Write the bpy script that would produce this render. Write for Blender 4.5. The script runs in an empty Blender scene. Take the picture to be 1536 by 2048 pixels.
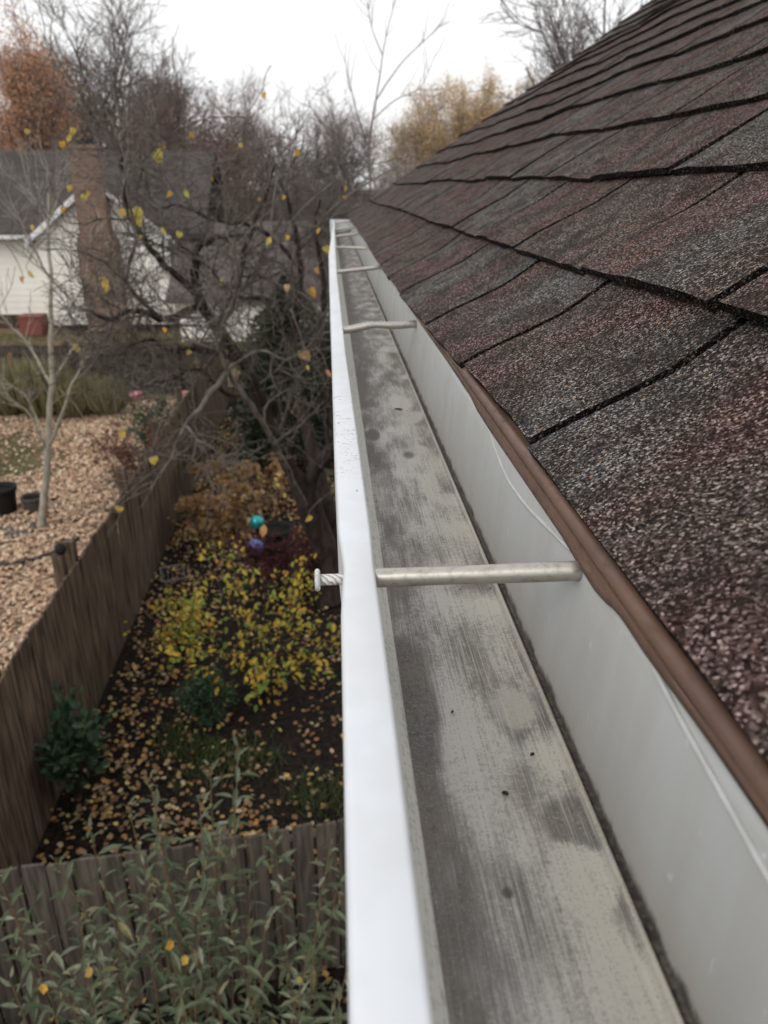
import bpy, math, random
import numpy as np
from mathutils import Vector, Matrix, Quaternion
R = math.radians
rnd = random.Random(7)
rng = np.random.default_rng(11)
scene = bpy.context.scene
col = scene.collection

# ------------------------------------------------------------------ camera
H = 4.6                      # camera height above the garden
PITCH, YAW, FPX = 22.9, 4.0, 1560.0
cd = bpy.data.cameras.new('camera'); cam = bpy.data.objects.new('camera', cd); col.objects.link(cam)
cd.sensor_fit = 'VERTICAL'; cd.sensor_height = 36.0; cd.lens = 36.0*FPX/2048.0
cd.clip_start = 0.01; cd.clip_end = 900
cam.location = (0, 0, H); cam.rotation_euler = (R(90-PITCH), 0, R(-YAW))
cd.dof.use_dof = True; cd.dof.focus_distance = 0.56; cd.dof.aperture_fstop = 12.0
scene.camera = cam
# ------------------------------------------------------------------ sky, sun, exposure
SUN_EL, SUN_AZ = 42.0, -140.0     # azimuth from +Y towards +X
w = bpy.data.worlds.new('World'); scene.world = w; w.use_nodes = True
nt = w.node_tree; nt.nodes.clear()
sk = nt.nodes.new('ShaderNodeTexSky'); sk.sky_type = 'NISHITA'; sk.sun_disc = False
sk.sun_elevation = R(SUN_EL); sk.sun_rotation = R(SUN_AZ); sk.dust_density = 6.0; sk.air_density = 1.0; sk.ozone_density = 1.0
hs = nt.nodes.new('ShaderNodeHueSaturation'); hs.inputs['Saturation'].default_value = 0.15
mx = nt.nodes.new('ShaderNodeMix'); mx.data_type = 'RGBA'; mx.inputs[0].default_value = 0.72
mx.inputs[7].default_value = (14.7, 14.7, 14.8, 1)       # the even cloud sheet of an overcast day
bg = nt.nodes.new('ShaderNodeBackground'); bg.inputs['Strength'].default_value = 0.090
ow = nt.nodes.new('ShaderNodeOutputWorld')
nt.links.new(sk.outputs[0], hs.inputs['Color']); nt.links.new(hs.outputs[0], mx.inputs[6])
nt.links.new(mx.outputs[2], bg.inputs[0]); nt.links.new(bg.outputs[0], ow.inputs[0])
sd = bpy.data.lights.new('sun', 'SUN'); sd.energy = 0.55; sd.angle = R(30); sd.color = (1, .95, .88)
sun = bpy.data.objects.new('sun', sd); col.objects.link(sun)
sdir = Vector((math.sin(R(SUN_AZ))*math.cos(R(SUN_EL)), math.cos(R(SUN_AZ))*math.cos(R(SUN_EL)), math.sin(R(SUN_EL))))
sun.rotation_euler = sdir.to_track_quat('Z', 'Y').to_euler(); sun.location = (0, 0, 30)
scene.view_settings.view_transform = 'Standard'; scene.view_settings.look = 'None'
w.cycles.sampling_method = 'MANUAL'; w.cycles.sample_map_resolution = 256
scene.cycles.max_bounces = 4; scene.cycles.diffuse_bounces = 3; scene.cycles.glossy_bounces = 2; scene.cycles.transmission_bounces = 3; scene.cycles.transparent_max_bounces = 4
scene.cycles.use_adaptive_sampling = True; scene.cycles.adaptive_threshold = 0.02
scene.view_settings.exposure = 0.08; scene.view_settings.gamma = 1.0

# ------------------------------------------------------------------ layout helpers (metres; pixel sightings with a known plane)
_p, _y = R(PITCH), R(YAW)
FW = np.array([math.sin(_y)*math.cos(_p), math.cos(_y)*math.cos(_p), -math.sin(_p)])
RT = np.array([math.cos(_y), -math.sin(_y), 0.0]); UP = np.cross(RT, FW)
EYE = np.array([0, 0, H])
def ray(x, y): return FW + RT*(x-768)/FPX - UP*(y-1024)/FPX
def at_z(x, y, z): d = ray(x, y); return EYE + d*(z-H)/d[2]
def at_y(x, y, Y): d = ray(x, y); return EYE + d*Y/d[1]
def at_x(x, y, X): d = ray(x, y); return EYE + d*X/d[0]
def px_of(P):
    q = np.asarray(P) - EYE; z = q@FW
    return 768+FPX*(q@RT)/z, 1024-FPX*(q@UP)/z, z

# ------------------------------------------------------------------ mesh helpers
def tag(o, label=None, cat=None, group=None, kind=None):
    if label: o['label'] = label
    if cat: o['category'] = cat
    if group: o['group'] = group
    if kind: o['kind'] = kind
    return o
def empty(name, loc=(0, 0, 0), rz=0):
    o = bpy.data.objects.new(name, None); col.objects.link(o)
    o.location = loc; o.rotation_euler = (0, 0, rz); o.empty_display_size = .05
    return o
def link(name, me, m, parent=None, loc=None, rot=None):
    o = bpy.data.objects.new(name, me); col.objects.link(o)
    if m and not me.materials:
        for k in (m if isinstance(m, (list, tuple)) else [m]): me.materials.append(k)
    if parent is not None:
        o.parent = parent
        if loc is None and rot is None:      # geometry given in world space: keep it there
            pl = parent; M = Matrix.Identity(4)
            chain = []
            while pl is not None: chain.append(pl); pl = pl.parent
            for q in reversed(chain): M = M @ (q.matrix_parent_inverse @ Matrix.LocRotScale(q.location, q.rotation_euler, q.scale))
            o.matrix_parent_inverse = M.inverted()
    if loc is not None: o.location = loc
    if rot is not None: o.rotation_euler = rot
    return o
def mesh_np(name, V, F):
    """V (n,3); F (m,k) same-size faces."""
    me = bpy.data.meshes.new(name); V = np.ascontiguousarray(V, np.float32); F = np.ascontiguousarray(F, np.int32)
    n, k = F.shape
    me.vertices.add(len(V)); me.vertices.foreach_set('co', V.ravel())
    me.loops.add(n*k); me.loops.foreach_set('vertex_index', F.ravel())
    me.polygons.add(n); me.polygons.foreach_set('loop_start', np.arange(0, n*k, k, dtype=np.int32))
    try: me.polygons.foreach_set('loop_total', np.full(n, k, np.int32))
    except Exception: pass
    me.update(calc_edges=True); me.validate()
    return me
def smooth(me, on=True):
    me.polygons.foreach_set('use_smooth', np.full(len(me.polygons), on)); return me
class MB:
    def __init__(s): s.v = []; s.f = []; s.m = []
    def box(s, a, b, mi=0):
        (x0, y0, z0), (x1, y1, z1) = a, b; n = len(s.v)
        s.v += [(x0,y0,z0),(x1,y0,z0),(x1,y1,z0),(x0,y1,z0),(x0,y0,z1),(x1,y0,z1),(x1,y1,z1),(x0,y1,z1)]
        s.f += [tuple(n+i for i in q) for q in ((0,3,2,1),(4,5,6,7),(0,1,5,4),(1,2,6,5),(2,3,7,6),(3,0,4,7))]; s.m += [mi]*6
        return s
    def poly(s, pts, mi=0):
        n = len(s.v); s.v += [tuple(p) for p in pts]; s.f.append(tuple(range(n, n+len(pts)))); s.m.append(mi); return s
    def prism(s, pts, vec, mi=0):
        n = len(s.v); k = len(pts); vec = np.array(vec)
        s.v += [tuple(p) for p in pts] + [tuple(np.array(p)+vec) for p in pts]
        s.f += [tuple(range(n+k-1, n-1, -1)), tuple(range(n+k, n+2*k))] + [(n+i, n+(i+1)%k, n+k+(i+1)%k, n+k+i) for i in range(k)]
        s.m += [mi]*(k+2); return s
    def tube(s, pts, rad, sides=8, caps=True, mi=0):
        pts = [Vector(p) for p in pts]; n0 = len(s.v); nrm = None
        if not isinstance(rad, (list, tuple)): rad = [rad]*len(pts)
        for i, p in enumerate(pts):
            t = (pts[min(i+1, len(pts)-1)] - pts[max(i-1, 0)]).normalized()
            if nrm is None: nrm = t.orthogonal().normalized()
            nrm = (nrm - t*nrm.dot(t)).normalized(); b = t.cross(nrm)
            for k in range(sides):
                a = 2*math.pi*k/sides; s.v.append(tuple(p + (nrm*math.cos(a)+b*math.sin(a))*rad[i]))
        for i in range(len(pts)-1):
            for k in range(sides):
                a, b_ = n0+i*sides+k, n0+i*sides+(k+1) % sides
                s.f.append((a, b_, b_+sides, a+sides)); s.m.append(mi)
        if caps:
            s.f += [tuple(n0+k for k in range(sides-1, -1, -1)), tuple(n0+(len(pts)-1)*sides+k for k in range(sides))]; s.m += [mi, mi]
        return s
    def lathe(s, prof, c=(0, 0, 0), sides=20, mi=0):
        n0 = len(s.v)
        for r, z in prof:
            for k in range(sides):
                a = 2*math.pi*k/sides; s.v.append((c[0]+r*math.cos(a), c[1]+r*math.sin(a), c[2]+z))
        for i in range(len(prof)-1):
            for k in range(sides):
                a, b_ = n0+i*sides+k, n0+i*sides+(k+1) % sides
                s.f.append((a, b_, b_+sides, a+sides)); s.m.append(mi)
        return s
    def mesh(s, name, sm=False):
        me = bpy.data.meshes.new(name); me.from_pydata(s.v, [], s.f)
        if any(s.m): me.polygons.foreach_set('material_index', s.m)
        if sm: smooth(me)
        me.update(); return me
    def build(s, name, m, parent=None, sm=False, **k): return link(name, s.mesh(name, sm), m, parent, **k)

# ------------------------------------------------------------------ material helpers
class NT:
    def __init__(s, name):
        s.mat = bpy.data.materials.new(name); s.mat.use_nodes = True; s.t = s.mat.node_tree
        s.t.nodes.clear(); s.out = s.t.nodes.new('ShaderNodeOutputMaterial')
        s.b = s.t.nodes.new('ShaderNodeBsdfPrincipled'); s.t.links.new(s.b.outputs[0], s.out.inputs[0])
    def set(s, sock, v):
        if hasattr(v, 'is_output') or isinstance(v, bpy.types.NodeSocket): s.t.links.new(v, sock)
        elif isinstance(v, tuple) and len(v) == 3 and sock.type == 'RGBA': sock.default_value = (*v, 1)
        elif isinstance(v, (int, float)) and sock.type == 'RGBA': sock.default_value = (v, v, v, 1)
        else: sock.default_value = v
    def node(s, typ, out=0, props=None, **ins):
        n = s.t.nodes.new('ShaderNode'+typ)
        for k, v in (props or {}).items(): setattr(n, k, v)
        for k, v in ins.items():
            s.set(n.inputs[int(k[1:])] if k[0] == 'i' and k[1:].isdigit() else n.inputs[k], v)
        return n.outputs[out]
    def coord(s, which='Object', scale=(1, 1, 1), loc=(0, 0, 0)):
        c = s.node('TexCoord', which) if which != 'World' else s.node('NewGeometry', 'Position')
        return s.node('Mapping', 0, None, Vector=c, Scale=scale, Location=loc)
    def noise(s, vec, scale, detail=4, rough=.55, out=0, dist=0):
        return s.node('TexNoise', out, None, Vector=vec, Scale=scale, Detail=detail, Roughness=rough, Distortion=dist)
    def vor(s, vec, scale, out='Distance', feature='F1', rand=1.0):
        return s.node('TexVoronoi', out, {'feature': feature}, Vector=vec, Scale=scale, Randomness=rand)
    def ramp(s, fac, stops, interp='LINEAR'):
        n = s.t.nodes.new('ShaderNodeValToRGB'); n.color_ramp.interpolation = interp; e = n.color_ramp.elements
        while len(e) < len(stops): e.new(.5)
        for q, (p, c) in zip(e, stops):
            q.position = p; q.color = (*c, 1) if isinstance(c, tuple) else (c, c, c, 1)
        s.set(n.inputs[0], fac); return n.outputs[0]
    def m(s, op, a, b=0.0, c=0.0, clamp=False):
        n = s.t.nodes.new('ShaderNodeMath'); n.operation = op; n.use_clamp = clamp
        s.set(n.inputs[0], a); s.set(n.inputs[1], b)
        if op in ('MULTIPLY_ADD', 'SMOOTH_MIN'): s.set(n.inputs[2], c)
        return n.outputs[0]
    def rng(s, v, a, b, c=0.0, d=1.0, typ='SMOOTHSTEP'):
        return s.node('MapRange', 0, {'interpolation_type': typ}, i0=v, i1=a, i2=b, i3=c, i4=d)
    def mix(s, f, a, b, blend='MIX'):
        n = s.t.nodes.new('ShaderNodeMix'); n.data_type = 'RGBA'; n.blend_type = blend
        s.set(n.inputs[0], f); s.set(n.inputs[6], a); s.set(n.inputs[7], b); return n.outputs[2]
    def bump(s, h, strength=.3, dist=.01):
        s.set(s.b.inputs['Normal'], s.node('Bump', 0, None, Height=h, Strength=strength, Distance=dist))
    def fin(s, colr=None, rough=.7, metal=0.0, spec=.5):
        if colr is not None: s.set(s.b.inputs['Base Color'], colr)
        s.set(s.b.inputs['Roughness'], rough); s.set(s.b.inputs['Metallic'], metal); s.b.inputs['Specular IOR Level'].default_value = spec
        return s.mat
def island_mat(name, stops, rough=.8, trans=.25, spec=.1):
    """many leaves in one mesh or many leaf objects: each its own hue"""
    n = NT(name); isl = n.node('NewGeometry', 'Random Per Island'); ob = n.node('ObjectInfo', 'Random')
    f = n.m('FRACT', n.m('ADD', isl, ob)); c = n.ramp(f, stops)
    nz = n.noise(n.coord('World'), 30, 2); c = n.mix(n.rng(nz, .35, .7, 0, .35), c, (.05, .03, .015))
    n.fin(c, rough, 0, spec)
    if trans:
        tr = n.node('BsdfTranslucent', 0, None, Color=c); mxs = n.node('MixShader', 0, None, i0=trans, i1=n.b.outputs[0], i2=tr)
        n.t.links.new(mxs, n.out.inputs[0])
    return n.mat
def noisy(name, c1, c2, scale=8, rough=.8, bump=0, coord='World', stretch=(1, 1, 1), detail=5, spec=.12, lo=.35, hi=.65):
    n = NT(name); v = n.coord(coord, stretch); z = n.noise(v, scale, detail)
    c = n.mix(n.rng(z, lo, hi), c1, c2)
    if bump: n.bump(z, bump, .01)
    return n.fin(c, rough, 0, spec)

M = {}
# shingle granules: crushed stone in grey, brown, maroon and a few ochre and pale grains
def shingle_mat():
    n = NT('shingle_granules'); P = n.coord('World')
    q = n.coord('World', (2.2, 4.2, 3.2)); zone = n.noise(q, 1.6, 3, .5, 0, .4)
    rz = n.node('ObjectInfo', 'Random'); zz = n.m('ADD', zone, n.m('MULTIPLY', n.m('SUBTRACT', rz, .5), .34))
    base = n.ramp(zz, [(.26, (.094, .090, .087)), (.38, (.080, .067, .059)), (.46, (.082, .061, .054)), (.53, (.088, .050, .044)), (.59, (.082, .057, .049)), (.66, (.070, .060, .054)), (.76, (.100, .097, .096))])
    vn = n.t.nodes.new('ShaderNodeTexVoronoi'); n.set(vn.inputs['Vector'], P); vn.inputs['Scale'].default_value = 720
    sp_ = n.t.nodes.new('ShaderNodeSeparateColor'); n.set(sp_.inputs[0], vn.outputs['Color']); v, v2 = sp_.outputs[0], sp_.outputs[1]
    lum = n.ramp(v, [(0, .14), (.35, .40), (.62, .95), (.84, 2.2), (.95, 4.6), (1, 6.5)])
    c = n.mix(1.0, n.mix(n.rng(v, .6, .95, 0, .5), base, (.078, .071, .066)), lum, 'MULTIPLY')
    c = n.mix(n.m('MULTIPLY', n.rng(v2, .965, .985), n.rng(zone, .45, .6, .1, 1)), c, (.34, .18, .08))
    dirt = n.noise(P, 26, 3); c = n.mix(n.rng(dirt, .42, .68, 0, .6), c, (.022, .018, .017))
    n.bump(n.m('SUBTRACT', 1, vn.outputs['Distance']), 1.0, .0016)
    return n.fin(c, .95, 0, .05)
M['shingle'] = shingle_mat()
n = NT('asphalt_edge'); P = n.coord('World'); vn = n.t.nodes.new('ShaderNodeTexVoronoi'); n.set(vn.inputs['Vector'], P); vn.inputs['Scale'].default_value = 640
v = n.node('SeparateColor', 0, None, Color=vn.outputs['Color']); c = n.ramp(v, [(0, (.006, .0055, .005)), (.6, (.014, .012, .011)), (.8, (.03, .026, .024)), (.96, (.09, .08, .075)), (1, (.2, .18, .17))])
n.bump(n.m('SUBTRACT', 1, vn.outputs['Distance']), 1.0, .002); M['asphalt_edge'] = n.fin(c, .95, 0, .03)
def gutter_mat():
    n = NT('painted_trough'); P = n.coord('Object')
    sep = n.node('SeparateXYZ', 0, None, Vector=P); x = sep; y = n.node('SeparateXYZ', 1, None, Vector=P); z = n.node('SeparateXYZ', 2, None, Vector=P)
    big = n.noise(n.coord('Object', (40, 11, 1)), 1, 4, .6); big2 = n.noise(n.coord('Object', (26, 14, 1), (3, 7, 0)), 1, 2, .5, 0, .6)
    strk = n.noise(n.coord('Object', (760, 14, 1)), 1, 3, .7); strk2 = n.noise(n.coord('Object', (1300, 16, 1), (5, 2, 0)), 1, 2, .6)
    fine = n.noise(P, 760, 3, .8); mid = n.noise(P, 260, 3, .75)
    # how dirty: worst along the front foot of the trough, patchy towards the back
    front = n.rng(x, .064, .040, 0, .20); back = n.rng(x, .092, .116, 0, .10)
    dep = n.m('ADD', n.m('ADD', n.m('MULTIPLY', big, 1.1), n.m('MULTIPLY', big2, .35)), n.m('ADD', front, back))
    far = n.rng(y, .6, 1.6, 0, .16)
    tex = n.m('ADD', n.m('MULTIPLY', strk, .46), n.m('ADD', n.m('MULTIPLY', fine, .55), n.m('MULTIPLY', mid, .46)))
    tot = n.m('ADD', n.m('ADD', n.m('MULTIPLY', dep, .95), tex), far)
    def patch(px, py, rx, ry):
        q = at_z(px, py, H-.268); e1 = n.m('POWER', n.m('DIVIDE', n.m('SUBTRACT', x, float(q[0]-.0045*q[1])), rx), 2.0); e2 = n.m('POWER', n.m('DIVIDE', n.m('SUBTRACT', y, float(q[1])), ry), 2.0)
        return n.rng(n.m('ADD', n.m('ADD', e1, e2), n.m('MULTIPLY', n.m('SUBTRACT', mid, .5), 1.6)), 1.7, .1, 0, 1)
    for (a_, b_, rx, ry, k_) in ((972, 1206, .009, .011, -.5), (1165, 1745, .013, .017, -.5), (1095, 1495, .012, .018, -.22), (860, 965, .010, .04, -.2), (1250, 1960, .016, .024, -.2), (800, 800, .014, .05, -.25),
                                 (1050, 1430, .015, .024, .30), (930, 1165, .016, .018, .24), (1150, 1640, .014, .016, .30), (745, 862, .008, .02, .3), (830, 1400, .013, .06, .22), (1000, 1830, .018, .03, .18), (1290, 1850, .01, .02, .25)):
        tot = n.m('ADD', tot, n.m('MULTIPLY', patch(a_, b_, rx, ry), k_))
    grime = n.rng(tot, 1.27, 1.70, .05, .95)
    scr = n.rng(strk2, .53, .64, 0, .55); grime = n.m('MULTIPLY', grime, n.m('SUBTRACT', 1, n.m('MULTIPLY', scr, n.rng(x, .045, .065, .1, 1))))
    paint = n.mix(n.rng(x, .06, .10), (.43, .416, .386), (.43, .405, .352)); paint = n.mix(n.rng(n.m('ADD', fine, n.m('MULTIPLY', strk, .6)), .82, .98, 0, .65), paint, (.20, .192, .176))
    dcol = n.mix(n.rng(big2, .4, .62), (.105, .098, .090), (.135, .113, .098)); dcol = n.mix(n.rng(fine, .52, .62, 0, .7), dcol, (.25, .242, .228)); dcol = n.mix(n.rng(mid, .5, .35, 0, .5), dcol, (.045, .042, .04))
    blob = n.rng(n.m('ADD', n.vor(n.coord('Object', (24, 17, 1), (.35, .2, 0)), 1, 'Distance', 'SMOOTH_F1'), n.m('MULTIPLY', n.m('SUBTRACT', mid, .5), .22)), .36, .22, 0, .7)
    grime = n.m('MULTIPLY', grime, n.m('SUBTRACT', 1, n.m('MULTIPLY', blob, n.rng(x, .074, .092, 0, 1))))
    stain_ = n.m('MAXIMUM', patch(817, 903, .0065, .012), patch(1015, 1782, .0025, .003))
    floor_c = n.mix(n.m('MULTIPLY', stain_, .85), n.mix(grime, paint, dcol), (.055, .046, .04))
    spot = n.rng(n.vor(n.coord('Object', (60, 34, 1)), 1, 'Distance'), .085, .06, 0, .8); floor_c = n.mix(n.m('MULTIPLY', spot, n.rng(n.noise(P, 9, 1), .5, .56)), floor_c, (.03, .027, .025))
    # back wall: cleaner chalky grey with faint runs, stained where it meets the floor
    run = n.noise(n.coord('Object', (1, 38, 7)), 1, 4, .6); wl = n.mix(n.rng(run, .38, .68, 0, .6), (.42, .425, .418), (.375, .372, .355))
    fl = n.rng(n.noise(n.coord('Object', (1, 150, 60)), 1, 2, .6), .69, .73, 0, .5); wl = n.mix(fl, wl, (.60, .61, .62))
    fk = n.rng(n.vor(n.coord('Object', (1, 75, 75)), 1, 'Distance'), .08, .05, 0, .8); wl = n.mix(n.m('MULTIPLY', fk, n.rng(n.noise(P, 40, 1), .54, .58)), wl, (.05, .045, .04))
    wn = n.noise(n.coord('Object', (1, 40, 60)), 1, 5, .7)
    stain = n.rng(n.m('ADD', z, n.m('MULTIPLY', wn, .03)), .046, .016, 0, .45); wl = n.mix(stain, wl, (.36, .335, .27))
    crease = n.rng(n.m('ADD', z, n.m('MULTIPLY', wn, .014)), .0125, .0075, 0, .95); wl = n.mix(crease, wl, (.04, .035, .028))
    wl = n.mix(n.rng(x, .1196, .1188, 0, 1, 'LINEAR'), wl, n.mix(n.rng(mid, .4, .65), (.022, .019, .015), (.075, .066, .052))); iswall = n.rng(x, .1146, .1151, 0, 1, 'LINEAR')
    bead = n.m('MULTIPLY', n.rng(x, .1112, .1120, 0, 1, 'LINEAR'), n.rng(fine, .62, .45, .3, .85)); floor_c = n.mix(bead, floor_c, (.40, .375, .315))
    c = n.mix(iswall, floor_c, wl)
    # the front inner slope under the lip
    sl = n.mix(n.rng(n.m('ADD', n.m('MULTIPLY', mid, .6), n.m('MULTIPLY', strk, .5)), .52, .74, 0, .7), (.58, .57, .52), (.20, .19, .165))
    c = n.mix(n.rng(x, .0348, .0338, 0, 1, 'LINEAR'), c, sl)
    n.bump(fine, .12, .0008)
    return n.fin(c, n.mix(grime, .42, .85), 0, .4)
M['trough'] = gutter_mat()
def lip_mat():
    n = NT('white_gutter_paint'); P = n.coord('Object'); y = n.node('SeparateXYZ', 1, None, Vector=P)
    z = n.noise(P, 45, 3); c = n.mix(n.rng(z, .4, .62, 0, .5), (.65, .675, .71), (.60, .62, .645))
    scr = n.noise(n.coord('Object', (150, 300, 1)), 1, 5, .7, 0, 1.2); zone = n.m('MULTIPLY', n.rng(y, .48, .56), n.rng(y, .82, .70))
    c = n.mix(n.m('MULTIPLY', n.rng(scr, .60, .625), zone), c, (.10, .09, .08))
    sp = n.vor(n.coord('Object', (60, 26, 1)), 1); c = n.mix(n.m('MULTIPLY', n.rng(sp, .06, .045, 0, .7), n.rng(n.noise(P, 30, 1), .5, .55)), c, (.25, .23, .2))
    dull = n.noise(n.coord('Object', (14, 5, 1)), 1, 3); c = n.mix(n.rng(dull, .48, .68, 0, .5), c, (.56, .565, .56))
    return n.fin(c, n.rng(dull, .4, .65, .35, .55), 0, .3)
M['lip'] = lip_mat()
n = NT('aluminium_ferrule'); v = n.coord('World'); z = n.noise(v, 220, 4, .7); z2 = n.noise(v, 40, 3)
c = n.mix(n.rng(z, .45, .7), (.44, .415, .37), (.31, .29, .26)); c = n.mix(n.rng(z2, .5, .7, 0, .6), c, (.50, .47, .42)); n.bump(z, .12, .0005)
M['ferrule'] = n.fin(c, .38, .7)
n = NT('weathered_spike'); z = n.noise(n.coord('World', (1, 1, 1)), 500, 3); wv = n.node('TexWave', 1, {'bands_direction': 'DIAGONAL'}, Vector=n.coord('World'), Scale=160.0, Distortion=6.0, Detail=3.0)
c = n.mix(n.rng(wv, .62, .8, 0, .75), (.66, .65, .61), (.2, .18, .15)); n.bump(wv, .5, .001); M['spike'] = n.fin(c, .55, 0)
M['spike_head'] = noisy('spike_head', (.66, .68, .70), (.45, .46, .47), 260, .5, .2)
n = NT('brown_drip_paint'); z = n.noise(n.coord('World'), 16, 3); c = n.mix(n.rng(z, .35, .65), (.150, .083, .057), (.115, .066, .048)); z2 = n.noise(n.coord('World', (1, .35, 1)), 180, 4, .7); c = n.mix(n.rng(z2, .55, .75, 0, .6), c, (.06, .042, .034)); c = n.mix(n.rng(n.vor(n.coord('World'), 70), .09, .06, 0, .8), c, (.03, .024, .02)); M['drip'] = n.fin(c, n.rng(z2, .4, .7, .42, .7), 0, .4)
M['hem'] = noisy('chalky_hem', (.48, .485, .48), (.42, .42, .405), 60, .6)
M['fascia'] = noisy('white_fascia_paint', (.60, .60, .58), (.52, .52, .50), 12, .6)
M['siding'] = noisy('cream_siding', (.88, .86, .80), (.82, .79, .73), 1.2, .7)
M['trim'] = noisy('white_trim', (.78, .78, .78), (.66, .67, .68), 3, .6)
def brick_mat(name, c1, c2, mortar, sc):
    n = NT(name); v = n.coord('Object', (1, 1, 1)); v = n.node('CombineXYZ', 0, None, X=n.m('ADD', n.node('SeparateXYZ', 0, None, Vector=v), n.node('SeparateXYZ', 1, None, Vector=v)), Y=n.node('SeparateXYZ', 2, None, Vector=v))
    b = n.node('TexBrick', 0, None, Vector=v, Color1=c1, Color2=c2, Mortar=mortar, Scale=sc, i5=.012)
    z = n.noise(n.coord('World'), 1.5, 4); c = n.mix(n.rng(z, .4, .65, 0, .3), b, (.12, .08, .062)); return n.fin(c, .85)
M['brick'] = brick_mat('chimney_brick', (.215, .135, .098), (.155, .10, .076), (.24, .20, .17), 2.2)
M['far_roof'] = noisy('grey_roof', (.085, .075, .070), (.055, .049, .047), 1.3, .9, 0, 'World', (1, .6, 5))
M['garage_roof'] = noisy('brown_grey_roof', (.135, .115, .11), (.085, .072, .07), 1.3, .9, 0, 'World', (1, .6, 5))
M['foundation'] = noisy('foundation', (.10, .06, .05), (.05, .035, .03), 3, .9)
M['wood_old'] = noisy('weathered_fence_wood', (.150, .110, .078), (.050, .036, .026), 3, .9, .3, 'World', (9, 9, .8), 6)
M['wood_grey'] = noisy('grey_picket_wood', (.135, .115, .095), (.062, .052, .042), 4, .9, .3, 'World', (9, 9, .8), 6)
M['wood_tan'] = noisy('tan_post_wood', (.22, .13, .075), (.14, .085, .05), 3, .85)
M['wood_dark'] = noisy('dark_fence_wood', (.085, .072, .062), (.05, .043, .037), 2, .9, 0, 'World', (6, 6, .6))
def bark(name, a, b): return noisy(name, a, b, 14, .95, .4, 'World', (1, 1, .35), 6, .2)
M['bark_dark'] = bark('dark_bark', (.060, .044, .037), (.024, .018, .016))
M['bark_limb'] = bark('grey_bark', (.19, .165, .142), (.085, .072, .063))
M['bark_pale'] = bark('pale_bark', (.36, .335, .28), (.24, .22, .18))
M['bark_far'] = bark('far_bark_hazed', (.18, .152, .142), (.11, .092, .088))  # far barks are lightened: distance haze and sky glare put into their colour
M['bark_far2'] = bark('far_bark_reddish_hazed', (.25, .17, .155), (.16, .11, .10))
M['bark_far3'] = bark('far_bark_mauve_hazed', (.36, .30, .285), (.26, .215, .205))
M['redbud_leaf'] = island_mat('yellow_heart_leaf', [(0, (.66, .36, .05)), (.4, (.70, .50, .13)), (.7, (.62, .56, .14)), (.88, (.60, .32, .13)), (1, (.70, .55, .34))], .6, .4)
M['orange_far'] = island_mat('orange_foliage', [(0, (.82, .48, .29)), (.5, (.70, .41, .26)), (1, (.86, .58, .38))], .8, .5)
M['gold_far'] = island_mat('gold_foliage', [(0, (.88, .66, .36)), (.5, (.80, .60, .36)), (1, (.90, .72, .45))], .8, .5)
M['maroon_far'] = island_mat('dry_oak_foliage', [(0, (.20, .105, .085)), (.5, (.18, .11, .085)), (1, (.25, .12, .09))], .8, .2)
M['yellow_leaf'] = island_mat('yellow_shrub_leaf', [(0, (.72, .52, .09)), (.35, (.80, .55, .08)), (.55, (.62, .56, .10)), (.68, (.36, .46, .10)), (.86, (.20, .36, .09)), (1, (.76, .34, .07))], .6, .45)
M['grey_leaf'] = island_mat('grey_green_leaf', [(0, (.12, .155, .09)), (.3, (.19, .22, .145)), (.55, (.065, .095, .055)), (.8, (.15, .185, .115)), (.93, (.32, .345, .26)), (1, (.24, .22, .10))], .65, .2)
M['dark_leaf'] = island_mat('dark_green_leaf', [(0, (.035, .08, .045)), (.5, (.05, .10, .055)), (1, (.075, .125, .065))], .5, .15)
M['conifer'] = island_mat('conifer_scale', [(0, (.02, .035, .022)), (.6, (.03, .05, .03)), (1, (.042, .06, .034))], .8, .1)
M['barberry'] = island_mat('burgundy_leaf', [(0, (.09, .03, .034)), (.6, (.13, .042, .045)), (1, (.075, .03, .03))], .7, .2)
M['hydrangea'] = island_mat('dried_flower', [(0, (.40, .24, .11)), (.5, (.30, .18, .085)), (1, (.50, .33, .17))], .85, .2)
M['litter'] = island_mat('fallen_leaves', [(0, (.24, .13, .07)), (.2, (.42, .28, .16)), (.35, (.14, .08, .05)), (.5, (.66, .52, .33)), (.6, (.20, .11, .06)), (.75, (.46, .22, .08)), (.88, (.66, .52, .20)), (1, (.30, .19, .11))], .85, .1)
M['litter_yard'] = island_mat('tan_fallen_leaves', [(0, (.70, .48, .33)), (.25, (.82, .62, .45)), (.40, (.38, .23, .15)), (.7, (.90, .74, .56)), (.85, (.52, .31, .20)), (1, (.80, .57, .39))], .85, .1)
M['grass'] = island_mat('grass_blade', [(0, (.07, .115, .04)), (.5, (.10, .145, .06)), (1, (.15, .155, .075))], .7, .2)
M['dry_grass'] = island_mat('ornamental_grass_blade', [(0, (.17, .19, .09)), (.5, (.23, .22, .12)), (1, (.32, .26, .15))], .75, .2)
M['mulch'] = noisy('dark_mulch', (.026, .020, .016), (.008, .006, .0055), 26, .95, 1.0, 'World', (1, 1, 1), 8)
n = NT('leafy_lawn'); z = n.noise(n.coord('World'), .55, 5); z2 = n.noise(n.coord('World'), 9, 6, .7)
c = n.mix(n.rng(z, .42, .6), (.28, .19, .12), (.13, .125, .065)); c = n.mix(n.rng(z2, .4, .65, 0, .7), c, (.07, .05, .035)); n.bump(z2, .6, .05); M['lawn'] = n.fin(c, .95, 0, .05)
n = NT('rough_ground'); z = n.noise(n.coord('World'), .25, 6); c = n.mix(n.rng(z, .4, .62), (.055, .075, .03), (.08, .06, .04)); M['ground'] = n.fin(c, .95, 0, .05)
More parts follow.
